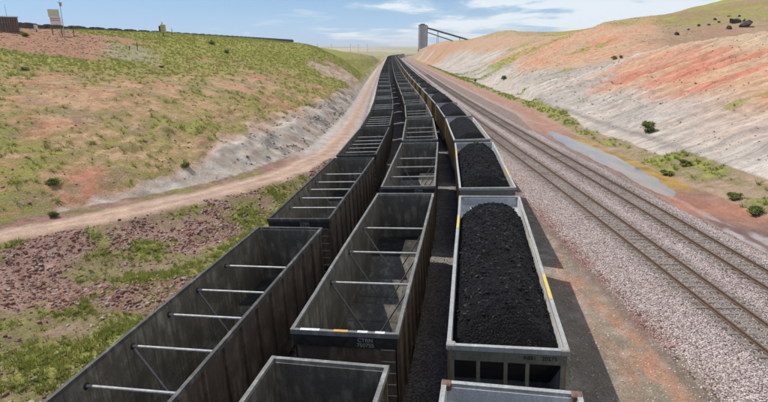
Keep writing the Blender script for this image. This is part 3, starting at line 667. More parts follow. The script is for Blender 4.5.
scatter('bank_stones', ROCKS, IF, np.stack([x, y, z], 1), scl, rng.random(len(x))*6.28, M['stone_grey'])
x, y, z = sample(5000, -95, -50, 86, 135, lambda x, y, z: np.where(-x/y > .5, .8, 0.)); scl = .05 + .26*rng.random(len(x))**4
scatter('mound_stones', ROCKS, IF, np.stack([x, y, z], 1), scl, rng.random(len(x))*6.28, M['stone_red'])
# ballast near the camera
def d_b(x, y, z):
    ax = trackA_x(y); a = (x > ax - 4.25) & (x < ax + 7.4); t = np.minimum(np.abs(x - ax), np.abs(x - ax - 4.1)); return np.where(a, np.where(t < 1.3, .22, 1.)*np.clip(38/y, 0, 1)**2, 0.)
x, y, z = sample(75000, 11, 24, 12, 62, d_b); scl = .028 + .028*rng.random(len(x)); red = rng.random(len(x)) < .12 + .5*np.exp(-((x - trackA_x(y) + 4.1)/.5)**2)
P3 = np.stack([x, y, z + .012], 1)
scatter('ballast', ROCKS, IF, P3[~red], scl[~red], (rng.random(len(x))*6.28)[~red], M['stone_pale'])
scatter('red_ballast', ROCKS, IF, P3[red], scl[red], (rng.random(len(x))*6.28)[red], M['stone_red'])
x, y, z = sample(9000, 3, 12, 10, 40, lambda x, y, z: np.where((off_of(x, y)[1] > 2.6) & (x < trackA_x(y) - 4.1), .6, 0.)); scl = .018 + .035*rng.random(len(x))**2
scatter('gravel', ROCKS, IF, np.stack([x, y, z + .005], 1), scl, rng.random(len(x))*6.28, M['stone_pale'])

# ------------------------------------------------------------------ rails and sleepers
RAIL_SEC = [(-.07, 0), (.07, 0), (.07, .02), (.012, .035), (.012, .125), (.036, .135), (.036, .172), (-.036, .172), (-.036, .135), (-.012, .125), (-.012, .035), (-.07, .02)]
def sweep_rail(pts, ztop, nrm):
    V = []; k = len(RAIL_SEC)
    for (x, y), z, (nx, ny) in zip(pts, ztop, nrm):
        for a, b in RAIL_SEC: V.append((x + nx*a, y + ny*a, z - .172 + b))
    f = []
    for i in range(len(pts)-1):
        for j in range(k): f.append((i*k + j, i*k + (j+1) % k, (i+1)*k + (j+1) % k, (i+1)*k + j))
    return MB().add(V, f)
def track(name_label, centre, zfun, bkfun, tlist, nind):
    """centre(t)->(x,y,heading); sleepers as parts where they can be counted"""
    root = empty('railway_track', (*centre(tlist[0])[:2], zfun(tlist[0]))); ox, oy, oz = root.location; tag(root, name_label, 'railway track', 'railway tracks through the cutting')
    C3 = [centre(t) for t in tlist]
    for sd in (-1, 1):
        pts = [(x + sd*.7525*math.cos(h) - ox, y - sd*.7525*math.sin(h) - oy) for x, y, h in C3]
        zt = [zfun(t) + sd*.7525*bkfun(t) - oz for t in tlist]; mb = sweep_rail(pts, zt, [(math.cos(h), -math.sin(h)) for _, _, h in C3])
        mb.obj('rail', M['rail_side'], root)
    t = tlist[0]; k = 0; stuff = MB(); protos = []
    for q in range(4):
        mb = MB(); e = .04*rng.random(2); mb.box(-1.3 - e[0], 1.3 + e[1], -.115, .115, -.155, 0); protos.append(mb.mesh('sleeper', M['sleeper'], bevel=.012))
    while t < tlist[-1] and t < 260:
        x, y, h = centre(t); z = zfun(t) - .172 + random.uniform(-.012, .002); bk = bkfun(t); jit = random.uniform(-.05, .05)
        if t > 14 and k < nind:
            o = bpy.data.objects.new('sleeper', protos[k % 4]); COL.objects.link(o); o.parent = root; o.location = (x - ox + jit, y - oy, z - oz); o.rotation_euler = (0, -bk, -h + random.uniform(-.012, .012)); k += 1
        else:
            c_, s_ = math.cos(-h), math.sin(-h)
            v = [(x - ox + jit + X*c_ - Y*s_, y - oy + X*s_ + Y*c_, z - oz + Z + X*bk) for Z in (-.155, 0) for Y in (-.115, .115) for X in (-1.3, 1.3)]; stuff.hexa(v)
        t += .56
    so = stuff.obj('sleepers', M['sleeper'], root); so['kind'] = 'stuff'
ys = np.concatenate([np.arange(-20, 130, 2.), np.arange(130, 900, 8.)])
def cA(off):
    def f(y):
        d = 1.0; x0, x1 = float(trackA_x(y-d)), float(trackA_x(y+d)); return float(trackA_x(y)) + off, float(y), math.atan2(x1-x0, 2*d)
    return f
track('empty rusty railway track nearer the loaded coal train', cA(0), lambda y: float(grade(y)), lambda y: 0., ys, 100)
track('empty rusty railway track beside the pond', cA(4.1), lambda y: float(grade(y)), lambda y: 0., ys, 100)
for t_, lab in (('R', 'railway track under the loaded coal train'), ('M', 'railway track under the middle empty train'), ('L', 'railway track under the left empty train')):
    o_, dz = TRAIN[t_]
    def cT(s, o_=o_): x, y = path_pt(s, o_ + bank_at(s)*HR); return x, y, float(np.interp(s, S, TH))
    track(lab, cT, lambda s, dz=dz, o_=o_: float(grade(path_pt(s, o_)[1])) + dz, lambda s: bank_at(s), np.concatenate([np.arange(-20, 130, 3.), np.arange(130, 1150, 10.)]), 0)

# ------------------------------------------------------------------ rail cars
BL, W2, PITCHC = 14.65, 1.60, 16.2
H0 = 1.12   # underside of body
def wall_shell(t=.05):
    """open tub: four walls, side sill, floor with two drop tubs"""
    mb = MB(); L2 = BL/2; wo, wi = W2 - .09, W2 - .13
    mb.box(-wo, -wi, -L2 + .1, L2 - .1, H0, HR - .1); mb.box(wi, wo, -L2 + .1, L2 - .1, H0, HR - .1)
    return mb, wi, wo, L2
def tub_floor(mb, wi, L2, zf=1.25, zt=.42, hood=True):
    # end decks above the bogies, sloped sheets into two tubs either side of a centre sill
    yd = L2 - 3.05; ys_ = yd - 1.0
    for s in (-1, 1):
        mb.box(-wi, wi, *sorted((s*yd, s*(L2 - .12))), zf - .04, zf)
        a = [(-wi, s*yd, zf - .04), (wi, s*yd, zf - .04), (-wi, s*yd, zf), (wi, s*yd, zf)]
        b = [(-wi, s*ys_, zt - .04), (wi, s*ys_, zt - .04), (-wi, s*ys_, zt), (wi, s*ys_, zt)]
        mb.hexa([a[0], a[1], a[2], a[3], b[0], b[1], b[2], b[3]])
    mb.box(-wi, wi, -ys_, ys_, zt - .04, zt)
    for s in (-1, 1): mb.box(*sorted((s*(wi - .02), s*wi)), -yd, yd, zt, H0 + .02)
    if not hood:     # cross ridges over the drop doors instead
        for y in (-3.3, -.9, 1.5):
            mb.add([(-wi, y-.8, zt), (wi, y-.8, zt), (wi, y, zt+.85), (-wi, y, zt+.85), (-wi, y+.8, zt), (wi, y+.8, zt)], [(0, 1, 2, 3), (3, 2, 5, 4), (0, 3, 4), (1, 5, 2), (0, 4, 5, 1)])
        return
    # centre sill hood
    hw, ht = .34, 1.45
    mb.add([(-hw, -yd, zt), (hw, -yd, zt), (hw, -yd, 1.2), (0, -yd, ht), (-hw, -yd, 1.2), (-hw, yd, zt), (hw, yd, zt), (hw, yd, 1.2), (0, yd, ht), (-hw, yd, 1.2)],
           [(0, 4, 3, 2, 1), (5, 6, 7, 8, 9), (0, 1, 6, 5), (1, 2, 7, 6), (2, 3, 8, 7), (3, 4, 9, 8), (4, 0, 5, 9)])
def slope_sheet(mb, wi, s, y0, z0, y1, z1):
    mb.hexa([(-wi, s*y0, z0 - .04), (wi, s*y0, z0 - .04), (-wi, s*y0, z0), (wi, s*y0, z0), (-wi, s*y1, z1 - .04), (wi, s*y1, z1 - .04), (-wi, s*y1, z1), (wi, s*y1, z1)])
def rim_mesh(w, h, name, mat):
    """top chord as one ring; the long sides carry small dents and a slight bow"""
    mb = MB(); L2 = BL/2; z0, z1 = HR - h, HR; n = 26; jr = np.random.default_rng(int(w*1000) + len(mat.name))
    for sd in (-1, 1):
        ys_ = np.linspace(-L2, L2, n); jx = jr.normal(size=n)*.0015 + .010*np.sin(ys_*.42 + sd)*(1 - (ys_/L2)**2); jz = jr.normal(size=n)*.0015; jx[[0, 1, -2, -1]] = 0; jz[[0, 1, -2, -1]] = 0
        k = jr.integers(4, n - 4, 2); jx[k] -= sd*.006; jz[k] -= .004
        V = []
        for y, ax_, az in zip(ys_, jx, jz):
            xo, xi = sd*W2 + ax_, sd*(W2 - w) + ax_; V += [(xo, y, z0), (xi, y, z0), (xi, y, z1 + az), (xo, y, z1 + az)]
        f = [(0, 1, 2, 3), (4*n-4, 4*n-1, 4*n-2, 4*n-3)]
        for i in range(n - 1):
            for j in range(4): f.append((4*i + j, 4*i + (j+1) % 4, 4*i + 4 + (j+1) % 4, 4*i + 4 + j))
        mb.add(V, f)
    mb.box(-W2 + w, W2 - w, -L2, -L2 + w, z0, z1 - .006); mb.box(-W2 + w, W2 - w, L2 - w, L2, z0, z1 - .006)
    return mb.mesh(name, mat)
def truck_meshes():
    fr = MB()
    for s in (-1, 1):
        x = s*1.02
        fr.bar((x, -1.15, .50), (x, -.35, .33), .14, .16); fr.bar((x, -.35, .33), (x, .35, .33), .14, .20); fr.bar((x, .35, .33), (x, 1.15, .50), .14, .16)
        fr.bar((x, -1.15, .55), (x, -.3, .80), .14, .13); fr.bar((x, .3, .80), (x, 1.15, .55), .14, .13); fr.bar((x, -.3, .80), (x, .3, .80), .14, .14)
        for k in (-1, 1): fr.box(x - .13, x + .13, k*.89 - .14, k*.89 + .14, .38, .62)
    fr.box(-1.15, 1.15, -.2, .2, .48, .72); fr.tube((0, 0, .7), (0, 0, 1.1), .28, .28, 12)
    wh = MB()
    for s in (-1, 1):
        wh.tube((s*.69, 0, .457), (s*.715, 0, .457), .485, .485, 22); wh.tube((s*.7151, 0, .457), (s*.83, 0, .457), .457, .45, 22)
    wh.tube((-1.0, 0, .457), (1.0, 0, .457), .09, .09, 10)
    return fr.mesh('bogie', M['black_steel']), wh.mesh('wheelset', M['wheel'])
ME_TR, ME_WH = truck_meshes()
cp = MB(); cp.box(-.14, .14, 0, .42, .76, .98); cp.hexa([(-.2, .42, .72), (.2, .42, .72), (-.2, .42, 1.02), (.2, .42, 1.02), (-.1, .80, .76), (.22, .80, .76), (-.1, .80, .98), (.22, .80, .98)]); cp.bar((.16, .38, .86), (.42, .36, .66), .05)
ME_CP = cp.mesh('coupler', M['black_steel'])
def text_mesh(txt, size, mat, name='lettering'):
    cu = bpy.data.curves.new(name, 'FONT'); cu.body = txt; cu.size = size; cu.align_x = 'CENTER'; cu.extrude = .002; cu.offset = .002; cu.space_line = .95
    ob = bpy.data.objects.new(name, cu); COL.objects.link(ob); dg = bpy.context.evaluated_depsgraph_get(); me_ = bpy.data.meshes.new_from_object(ob.evaluated_get(dg)); me_.name = name
    bpy.data.objects.remove(ob); bpy.data.curves.remove(cu); me_.materials.clear(); me_.materials.append(mat); return me_
def child(name, me_, parent, loc=(0,0,0), rot=(0,0,0), label=None):
    o = bpy.data.objects.new(name, me_); COL.objects.link(o); o.parent = parent; o.location = loc; o.rotation_euler = rot
    if label: o['label'] = label
    return o
def post_mesh(mat, w=.11, d=.085, z0=H0 - .02, z1=HR - .16):
    mb = MB(); mb.box(-d/2, d/2, -w/2, w/2, z0, z1); return mb.mesh('side_post', mat)
NP = 13
POST_Y = [(-BL/2 + .35) + i*(BL - .7)/(NP - 1) for i in range(NP)]
# --- steel empty gondola
def steel_body():
    mb, wi, wo, L2 = wall_shell()
    for s in (-1, 1):   # end walls and pressed ribs inside
        mb.box(-wo, wo, *sorted((s*(L2 - .10), s*(L2 - .16))), H0, HR - .1)
        for k in range(0): pass
    tub_floor(mb, wi, L2, hood=False)
    mb.box(-wo - .02, -wo, -L2 + .1, L2 - .1, H0 - .12, H0 + .10); mb.box(wo, wo + .02, -L2 + .1, L2 - .1, H0 - .12, H0 + .10)
    return mb
def colour_faces(me_, mat_in, wi=W2 - .13, floor_mat=None, black=None):
    """outer faces keep the first material, inner faces take the second"""
    me_.materials.append(mat_in)
    if floor_mat or black: me_.materials.append(floor_mat or black)
    for p in me_.polygons:
        c = p.center; n = p.normal
        inside = abs(c.x) < wi + .005 and abs(c.y) < BL/2 - .13 and c.z > .38
        if inside or (n.z > .5 and abs(c.x) < wi): p.material_index = 1
        if black and n.z < -.2 and abs(c.x) < wi: p.material_index = 2
        if floor_mat and abs(n.y) > .5 and n.z > .3 and abs(c.y) < 3.9: continue
        if floor_mat and (inside or n.z > .4) and abs(c.x) < wi - .03 and c.z < 1.5: p.material_index = 2
ME_SB = steel_body().mesh('body', M['side_brown']); colour_faces(ME_SB, M['steel_in'], floor_mat=M['floor_dark'])
ME_SR = rim_mesh(.11, .15, 'top_rim', M['rim_dark'])
ME_SRB = rim_mesh(.11, .15, 'top_rim', M['rim_black'])
ME_SP = post_mesh(M['side_brown'])
def end_panel(): mb = MB(); mb.box(-W2 + .06, W2 - .06, -.035, .035, HR - .52, HR - .16); return mb.mesh('end_header', M['black_steel'])
ME_EH = end_panel()
def end_frame():
    mb = MB(); mb.box(-W2 + .10, W2 - .10, -.04, .04, H0 - .25, H0 + .1)
    return mb.mesh('end_sill', M['black_steel'])
ME_ES = end_frame()
lad = MB()
for i in range(7): lad.bar((-.2, 0, 1.0 + .38*i), (.2, 0, 1.0 + .38*i), .022)
ME_LD = lad.mesh('ladder', M['brace'])
BRYS = dict(L=[-BL/2 + BL*f for f in (.215, .345, .475, .60, .75)], M=[-BL/2 + BL*f for f in (.275, .475, .68)])
def brace_mesh(r=.042):
    mb = MB(); mb.tube((-W2 + .12, 0, 0), (W2 - .12, 0, 0), r, r, 10)
    return mb.mesh('cross_brace', M['brace'], smooth=False)
ME_BR = brace_mesh()
gp_ = MB(); gp_.tube((-W2 + .128, 0, 0), (-W2 + .16, 0, 0), .11, .08, 12); ME_GP = gp_.mesh('brace_plate', M['black_steel'])
gp_ = MB(); gp_.tube((W2 - .16, 0, 0), (W2 - .128, 0, 0), .08, .11, 12); ME_GP2 = gp_.mesh('brace_plate', M['black_steel'])
dg_ = MB(); dg_.bar((-W2 + .16, 0, -.05), (-.30, 0, -1.95), .07, .05); ME_DG = dg_.mesh('diagonal_brace', M['rim_dark'])
dg_ = MB(); dg_.bar((W2 - .16, 0, -.05), (.30, 0, -1.95), .07, .05); ME_DG2 = dg_.mesh('diagonal_brace', M['rim_dark'])
def strip_mesh(w, l, mat): mb = MB(); mb.box(-w/2, w/2, -l/2, l/2, 0, .006); return mb.mesh('reflector_strip', mat)
def add_running_gear(root, full=True):
    for s in (-1, 1):
        t = child('bogie', ME_TR, root, (0, s*(BL/2 - 1.75), 0))
        for k in (-1, 1): child('wheelset', ME_WH, t, (0, k*.89, 0))
        child('coupler', ME_CP, root, (0, s*(BL/2 - .02), 0), (0, 0, 0 if s > 0 else PI))
def steel_near(root, tr):
    child('body', ME_SB, root); child('top_rim', ME_SRB if tr == 'L' else ME_SR, root)
    for s in (-1, 1):
        for y in POST_Y: child('side_post', ME_SP, root, (s*(W2 - .0455), y, 0))
        child('end_header', ME_EH, root, (0, s*(BL/2 - .062), 0)); child('end_sill', ME_ES, root, (0, s*(BL/2 - .06), 0))
        child('ladder', ME_LD, root, (s*(-W2 + .32), s*(BL/2 + .012), 0))
    for i, y in enumerate(BRYS[tr]):
        b = child('cross_brace', ME_BR, root, (0, y, HR - .42)); child('brace_plate', ME_GP, b); child('brace_plate', ME_GP2, b)
        if i % 2 == 1 or tr == 'M': child('diagonal_brace', ME_DG, root, (0, y, HR - .46)); child('diagonal_brace', ME_DG2, root, (0, y, HR - .46))
    add_running_gear(root)
# mid detail: posts pressed into the body mesh
def mid_body(base_mb, mname, mo, mi):
    for s in (-1, 1):
        for y in POST_Y: base_mb.box(s*(W2 - .0455) - .04, s*(W2 - .0455) + .04, y - .055, y + .055, H0 - .02, HR - .16)
        base_mb.box(-W2 + .06, W2 - .06, s*(BL/2 - .062) - .03, s*(BL/2 - .062) + .03, HR - .52, HR - .16)
        for k in (-1, 1): base_mb.tube((-.95, s*(BL/2 - 1.75) + k*.89, .457), (.95, s*(BL/2 - 1.75) + k*.89, .457), .457, .457, 12)
        base_mb.box(-.14, .14, *sorted((s*(BL/2 - .1), s*(BL/2 + .78))), .76, .98)
    m = base_mb.mesh(mname, mo); colour_faces(m, mi, floor_mat=M['floor_dark'] if mi == M['steel_in'] else None, black=M['black_steel'] if mi != M['steel_in'] else None); return m
ME_SBM = mid_body(steel_body(), 'body', M['side_brown'], M['steel_in'])
# --- aluminium-topped loaded gondola
def alu_body():
    mb, wi, wo, L2 = wall_shell()
    tub_floor(mb, wi, L2)
    for s in (-1, 1):
        mb.box(-wo, wo, *sorted((s*(L2 - .10), s*(L2 - .15))), HR - .465, HR - .1)         # upright top of the end
        slope_sheet(mb, wi, s, L2 - .13, HR - .46, L2 - 1.9, 1.5)
        slope_sheet(mb, wi, s, L2 - 1.9, 1.5, L2 - 2.3, 1.24)
    mb.box(-wo - .02, -wo, -L2 + .1, L2 - .1, H0 - .12, H0 + .12); mb.box(wo, wo + .02, -L2 + .1, L2 - .1, H0 - .12, H0 + .12)
    return mb
ME_AB = alu_body().mesh('body', M['tan']); colour_faces(ME_AB, M['alu_in'], black=M['black_steel']); ME_AR = rim_mesh(.12, .15, 'top_rim', M['alu'])
ME_AP = post_mesh(M['tan']); ME_AM = mid_body(alu_body(), 'body', M['tan'], M['alu_in'])
mb = MB(); mb.box(-W2 + .06, W2 - .06, -.035, .035, HR - .47, HR - .16); ME_AH = mb.mesh('end_header', M['end_olive'])
mb = MB(); mb.box(-.05, .05, -.05, .05, H0 - .1, HR - .475); ME_EP = mb.mesh('end_post', M['end_olive'])
mb = MB(); mb.box(-W2 - .012, -W2 + .24, -.22, .012, -.17, .012); ME_CC = mb.mesh('corner_cap', M['rust'], bevel=.03)
mb = MB(); mb.box(W2 - .24, W2 + .012, -.22, .012, -.17, .012); ME_CC2 = mb.mesh('corner_cap', M['rust'], bevel=.03)
ME_CD, ME_CD2 = ME_CC.copy(), ME_CC2.copy()
for m_ in (ME_CD, ME_CD2): m_.materials[0] = M['end_grey']
ME_YS = strip_mesh(.105, 1.8, M['yellow'])
def alu_near(root, idx):
    child('body', ME_AB, root); child('top_rim', ME_AR, root)
    for s in (-1, 1):
        for y in POST_Y: child('side_post', ME_AP, root, (s*(W2 - .0455), y, 0))
        child('end_header', ME_AH, root, (0, s*(BL/2 - .062), 0)); child('end_sill', ME_ES, root, (0, s*(BL/2 - .06), 0))
        for x in (-1.45, -.75, -.02, .55, 1.45): child('end_post', ME_EP, root, (x, s*(BL/2 - .08), 0))
        if idx < 2:
          for m_ in ((ME_CC, ME_CC2) if idx == 0 else (ME_CD, ME_CD2)): child('corner_cap', m_, root, (0, s*(BL/2), HR), (0, 0, 0) if s > 0 else (0, 0, PI))
        child('reflector_strip', ME_YS, root, (s*(W2 - .06), 3.0 if s < 0 else -3.5, HR + .001))
    add_running_gear(root)
# --- coal
def coal_mesh(nx, ny, seed, amp):
    L2 = BL/2 - .16; w = W2 - .135
    xs = np.linspace(-w, w, nx); ys_ = np.linspace(-L2, L2, ny); X, Y = np.meshgrid(xs, ys_)
    def prof(y, x):
        e1 = np.clip((L2 - .75 - y)/2.7, 0, 1); e0 = np.clip((y + L2)/1.3, 0, 1); ends = np.sin(e1*PI/2)**.9*np.sin(e0*PI/2)**.7
        cross = 1 - (np.abs(x)/w)**2.2
        return (HR - 1.75) + 1.33*np.minimum(1, 1.15*ends) + .98*ends*cross - .0*x
    Z = prof(Y, X) + .42*(fbm(X*.8 + seed, Y*.5, seed, 4, .6) - .5)*(1 - (np.abs(X)/w)**4)
    Z = np.minimum(Z, HR - .20 + (1 - (np.abs(X)/w)**3)*.9)
    if amp: Z = Z + amp*(fbm(X*7, Y*7 + seed, seed+3, 3) - .5)
    L0 = BL/2; ay = np.abs(Y); sheet = np.where(ay > L0 - 1.9, 1.5 + (ay - L0 + 1.9)/1.77*(HR - .46 - 1.5), 1.2)
    Z = np.maximum(Z, sheet - .02)
    # skirt
    V = np.stack([X, Y, Z], -1).reshape(-1, 3); return grid_mesh('coal_load', V, nx, ny, M['coal'], smooth=False)
COAL_HI = [coal_mesh(64, 300, 3, .13), coal_mesh(64, 300, 9, .13)]
COAL_MD = [coal_mesh(26, 100, 14, .10), coal_mesh(26, 100, 15, .10), coal_mesh(26, 100, 25, .10)]
COAL_LO = [coal_mesh(8, 24, 17, .0)]
def coal_lumps(cm, seed):
    rr = np.random.default_rng(seed); co = np.zeros(len(cm.vertices)*3); cm.vertices.foreach_get('co', co); co = co.reshape(-1, 3); co = co[(np.abs(co[:, 1]) < BL/2 - 1.0) & (np.abs(co[:, 0]) < W2 - .25)]
    P = co[rr.integers(0, len(co), 4200)] + np.c_[rr.normal(size=(4200, 2))*.03, np.zeros(4200)]; sz = .018 + .075*rr.random(4200)**5
    V = []; L_ = []; nv = len(IV); F = np.array(IF)
    for i, (p, q) in enumerate(zip(P, sz)):
        V.append(ROCKS[i % len(ROCKS)]*q + p); L_.append(F + i*nv)
    m = bpy.data.meshes.new('coal_lumps'); fast_mesh(m, np.concatenate(V), np.concatenate(L_).ravel(), 3); m.materials.append(M['coal_lump']); return link(bpy.data.objects.new('coal_lumps', m))
def cars(train, n, label_fn, alu):
    o_, dz = TRAIN[train]; s1 = dict(R=12.215, M=12.528, L=6.757)[train]; roots = []
    for idx in range(n):
        s0 = s1 + (idx - 1)*PITCHC
        ob_ = o_ + bank_at(s0 + BL/2)*HR   # the rim leans over the low rail
        a = np.array(path_pt(s0 + 1.8, ob_)); b = np.array(path_pt(s0 + BL - 1.8, ob_)); mid = (a + b)/2; d = b - a; hd = math.atan2(d[0], d[1])
        za, zb = float(grade(a[1])), float(grade(b[1])); z = (za + zb)/2 + dz; bk = bank_at(s0 + BL/2)
        full = idx <= 4; m_ = idx <= 12
        if full:
            r = empty('coal_gondola', (0, 0, 0)); alu_near(r, idx) if alu else steel_near(r, train)
        elif m_:
            r = empty('coal_gondola', (0, 0, 0)); child('body', ME_AM if alu else ME_SBM, r); child('top_rim', ME_AR if alu else ME_SRB if train == 'L' else ME_SR, r)
            if not alu:
                for y in BRYS[train]: child('cross_brace', ME_BR, r, (0, y, HR - .42))
        else:
            r = empty('coal_gondola', (0, 0, 0)); child('body', ME_AM if alu else ME_SBM, r); child('top_rim', ME_AR if alu else ME_SRB if train == 'L' else ME_SR, r)
        Rm = Matrix.Rotation(-hd, 4, 'Z') @ Matrix.Rotation(math.atan2(zb - za, np.linalg.norm(d)), 4, 'X') @ Matrix.Rotation(-bk, 4, 'Y')
        r.matrix_world = Matrix.Translation((mid[0], mid[1], z)) @ Rm
        lab, grp = label_fn(idx, n); tag(r, lab, 'rail car', grp); roots.append(r)
        if alu:
            cm = (COAL_HI[idx % 2] if idx < 3 else COAL_MD[idx % 3] if idx < 12 else COAL_LO[0])
            c = bpy.data.objects.new('coal_load', cm); COL.objects.link(c); c.matrix_world = r.matrix_world.copy()
            tag(c, *coal_label(idx))
            if idx in (1, 2):
                lo = coal_lumps(cm, 60 + idx); lo.parent = c; lo['kind'] = 'stuff'
    return roots
def ordn(k):
    w = ['', 'first', 'second', 'third', 'fourth', 'fifth', 'sixth', 'seventh', 'eighth', 'ninth', 'tenth', 'eleventh', 'twelfth']
    if k < 13: return w[k]
    return f"{k}{'th' if 10 <= k % 100 <= 20 else {1: 'st', 2: 'nd', 3: 'rd'}.get(k % 10, 'th')}"
def lab_fn(desc, grp, nearlab):
    def f(i, n):
        if i in nearlab: return nearlab[i], grp
        if i < 13: return f'{ordn(i+1)} {desc}, counted from the bottom edge', grp
        return f'{desc}, {ordn(i+1)} from the bottom edge, tiny', grp
    return f
def coal_label(i):
    g = 'loads of black coal in the right-hand train'
    if i == 0: return 'little visible coal at the bottom edge in the nearest pale-rimmed car', 'coal', g
    if i == 1: return 'big lumpy black coal heap filling the large pale-rimmed car', 'coal', g
    return f'black coal heap in the {ordn(i+1)} loaded car from the bottom edge', 'coal', g
NCAR = 58
RC = cars('R', NCAR, lab_fn('loaded pale-rimmed coal car', 'loaded coal cars of the right-hand train', {0: 'loaded coal car with rusty corner caps cut off by the bottom edge', 1: 'large loaded coal car with pale aluminium rim and yellow strips'}), True)
MC = cars('M', NCAR, lab_fn('empty dark coal car of the middle train', 'empty coal cars of the middle train', {0: 'empty dark coal car of the middle train cut off by the bottom edge', 1: 'large empty coal car with white and orange dashes on its near rim'}), False)
LC = cars('L', NCAR, lab_fn('empty dark coal car of the left train', 'empty coal cars of the left train', {0: 'empty coal car of the left train below the bottom left corner', 1: 'long empty coal car with five pale braces running out of the bottom left'}), False)
# lettering and markings on the ends that face the bridge
def end_text(root, txt, size, mat, x, z):
    child('lettering', text_mesh(txt, size, mat), root, (x, -BL/2 + .062 - .038, z), (PI/2, 0, 0))
end_text(MC[1], 'CTRN\n750755', .17, M['text_pale'], .62, HR - .32)
end_text(MC[2], 'CTRN\n750712', .17, M['text_pale'], .62, HR - .32)
end_text(LC[2], 'CTRN\n750764', .17, M['text_pale'], .30, HR - .32)
end_text(RC[1], 'R881', .16, M['text_dark'], .60, HR - .34); end_text(RC[1], '20275', .16, M['text_dark'], 1.10, HR - .34)
def dash(root, x0, x1, mat, lab):
    mb = MB(); mb.box(x0, x1, -BL/2 - .001, -BL/2 + .112, HR - .012, HR + .003); o = mb.obj('reflector_dash', mat, root); o['label'] = lab
for x0, x1, m_, lab in ((-1.30, -.72, 'white', 'white dash on the near rim'), (-.30, .12, 'orange', 'orange dash on the near rim'), (.40, .70, 'white', 'white dash on the near rim'), (.92, 1.2, 'white', 'white dash on the near rim')): dash(MC[1], x0, x1, M[m_], lab)
# train on the loop behind the left hill
for i in range(40):
    yy = 175 + i*PITCHC; xx = -127 - .022*(yy - 200)
    zz = 14.45 + .0026*(yy - 190); r = empty('coal_gondola', (xx, yy, zz), .022); child('body', ME_SBM, r); child('top_rim', ME_SRB, r); tag(r, f'{ordn(i+1)} coal car from the left in the thin dark line along the hill crest', 'rail car', 'coal cars on the loop behind the left hill')
    c = bpy.data.objects.new('coal_load', COAL_LO[0]); COL.objects.link(c); c.location = (xx, yy, zz); c.rotation_euler = (0, 0, .022); tag(c, f'coal in the {ordn(i+1)} car from the left in the dark line along the crest', 'coal', 'coal in the cars behind the left hill')

# ------------------------------------------------------------------ loading silo and conveyors
def silo():
    sx, sy, zb, H = 87.5, 1250., -7., 65.
    r = empty('coal_silo', (sx, sy, zb)); tag(r, 'tall round concrete coal silo far behind the trains', 'silo')
    mb = MB(); mb.tube((0,0,12), (0,0,H), 9.3, 9.3, 40); mb.obj('shaft', M['concrete'], r, smooth=False)
    mb = MB(); 
    for a in range(4): mb.box(*( (-9.5,-6.5) if a % 2 else (6.5,9.5)), *((-6,-2) if a < 2 else (2,6)), 0, 12)
    mb.obj('base_leg', M['concrete'], r)
    mb = MB(); mb.tube((0,0,H+.01), (0,0,H+1), 9.8, 9.8, 40); mb.tube((0,0,H+1.01), (0,0,H+3.5), 6, 5, 16); mb.obj('headhouse', M['gallery'], r)
    mb = MB(); mb.box(9.9, 12.2, -2, 2, 0, H); mb.obj('stair_tower', M['gallery'], r)
    for nm, z0, dz, x1, z1, w in (('upper', H - 6, 0, 210, 6, 3.6), ('lower', H - 16, 0, 150, 6, 2.2)):
        c = empty('conveyor_gallery', (sx + 12.5, sy, zb)); tag(c, f'{"thick upper" if nm=="upper" else "thin lower"} dark conveyor gallery sloping down from the silo', 'conveyor')
        mb = MB(); a = (0, (0 if nm == 'upper' else -6), z0); b = (x1 - 12.5, a[1], z1); mb.bar(a, b, w, w); mb.obj('gallery', M['gallery'], c)
        if nm == 'upper':
            for f in (.12, .38, .64):
                x_ = f*(x1 - 12.5); zt = z0 + f*(z1 - z0); mb = MB()
                for k in (-1, 1): mb.bar((x_ + k*2.5, 0, 0), (x_ + k*.8, 0, zt - 1.8), .7)
                for q in range(3): mb.bar((x_ - 1.8, 0, zt*(.2 + .25*q)), (x_ + 1.8, 0, zt*(.3 + .25*q)), .4)
                mb.obj('trestle', M['gallery'], c)
silo()
# power poles on the plain
for u, d_, pl_ in ((349, 1500, 'middle of the five'), (357, 1480, 'second from the right of the five'), (366, 1460, 'rightmost of the five'), (330, 1500, 'second from the left of the five'), (316, 1520, 'leftmost of the five')):
    q = ray(u, 48); x_ = q[0]*d_; y_ = q[1]*d_; z_ = gz(x_, y_); r = empty('power_pole', (x_, y_, z_)); tag(r, 'thin power pole on the far plain, ' + pl_, 'power pole', 'power poles on the far plain')
    mb = MB(); mb.tube((0,0,0), (0,0,24), .35, .22, 8); mb.obj('pole', M['wood_post'], r); mb = MB(); mb.box(-2.5, 2.5, -.15, .15, 21.5, 21.9); mb.obj('crossarm', M['wood_post'], r)

# ------------------------------------------------------------------ things on the left hill
def at(u, v, y):
    d = ray(u, v); t = y/d[1]; return d[0]*t, y, CZ + d[2]*t
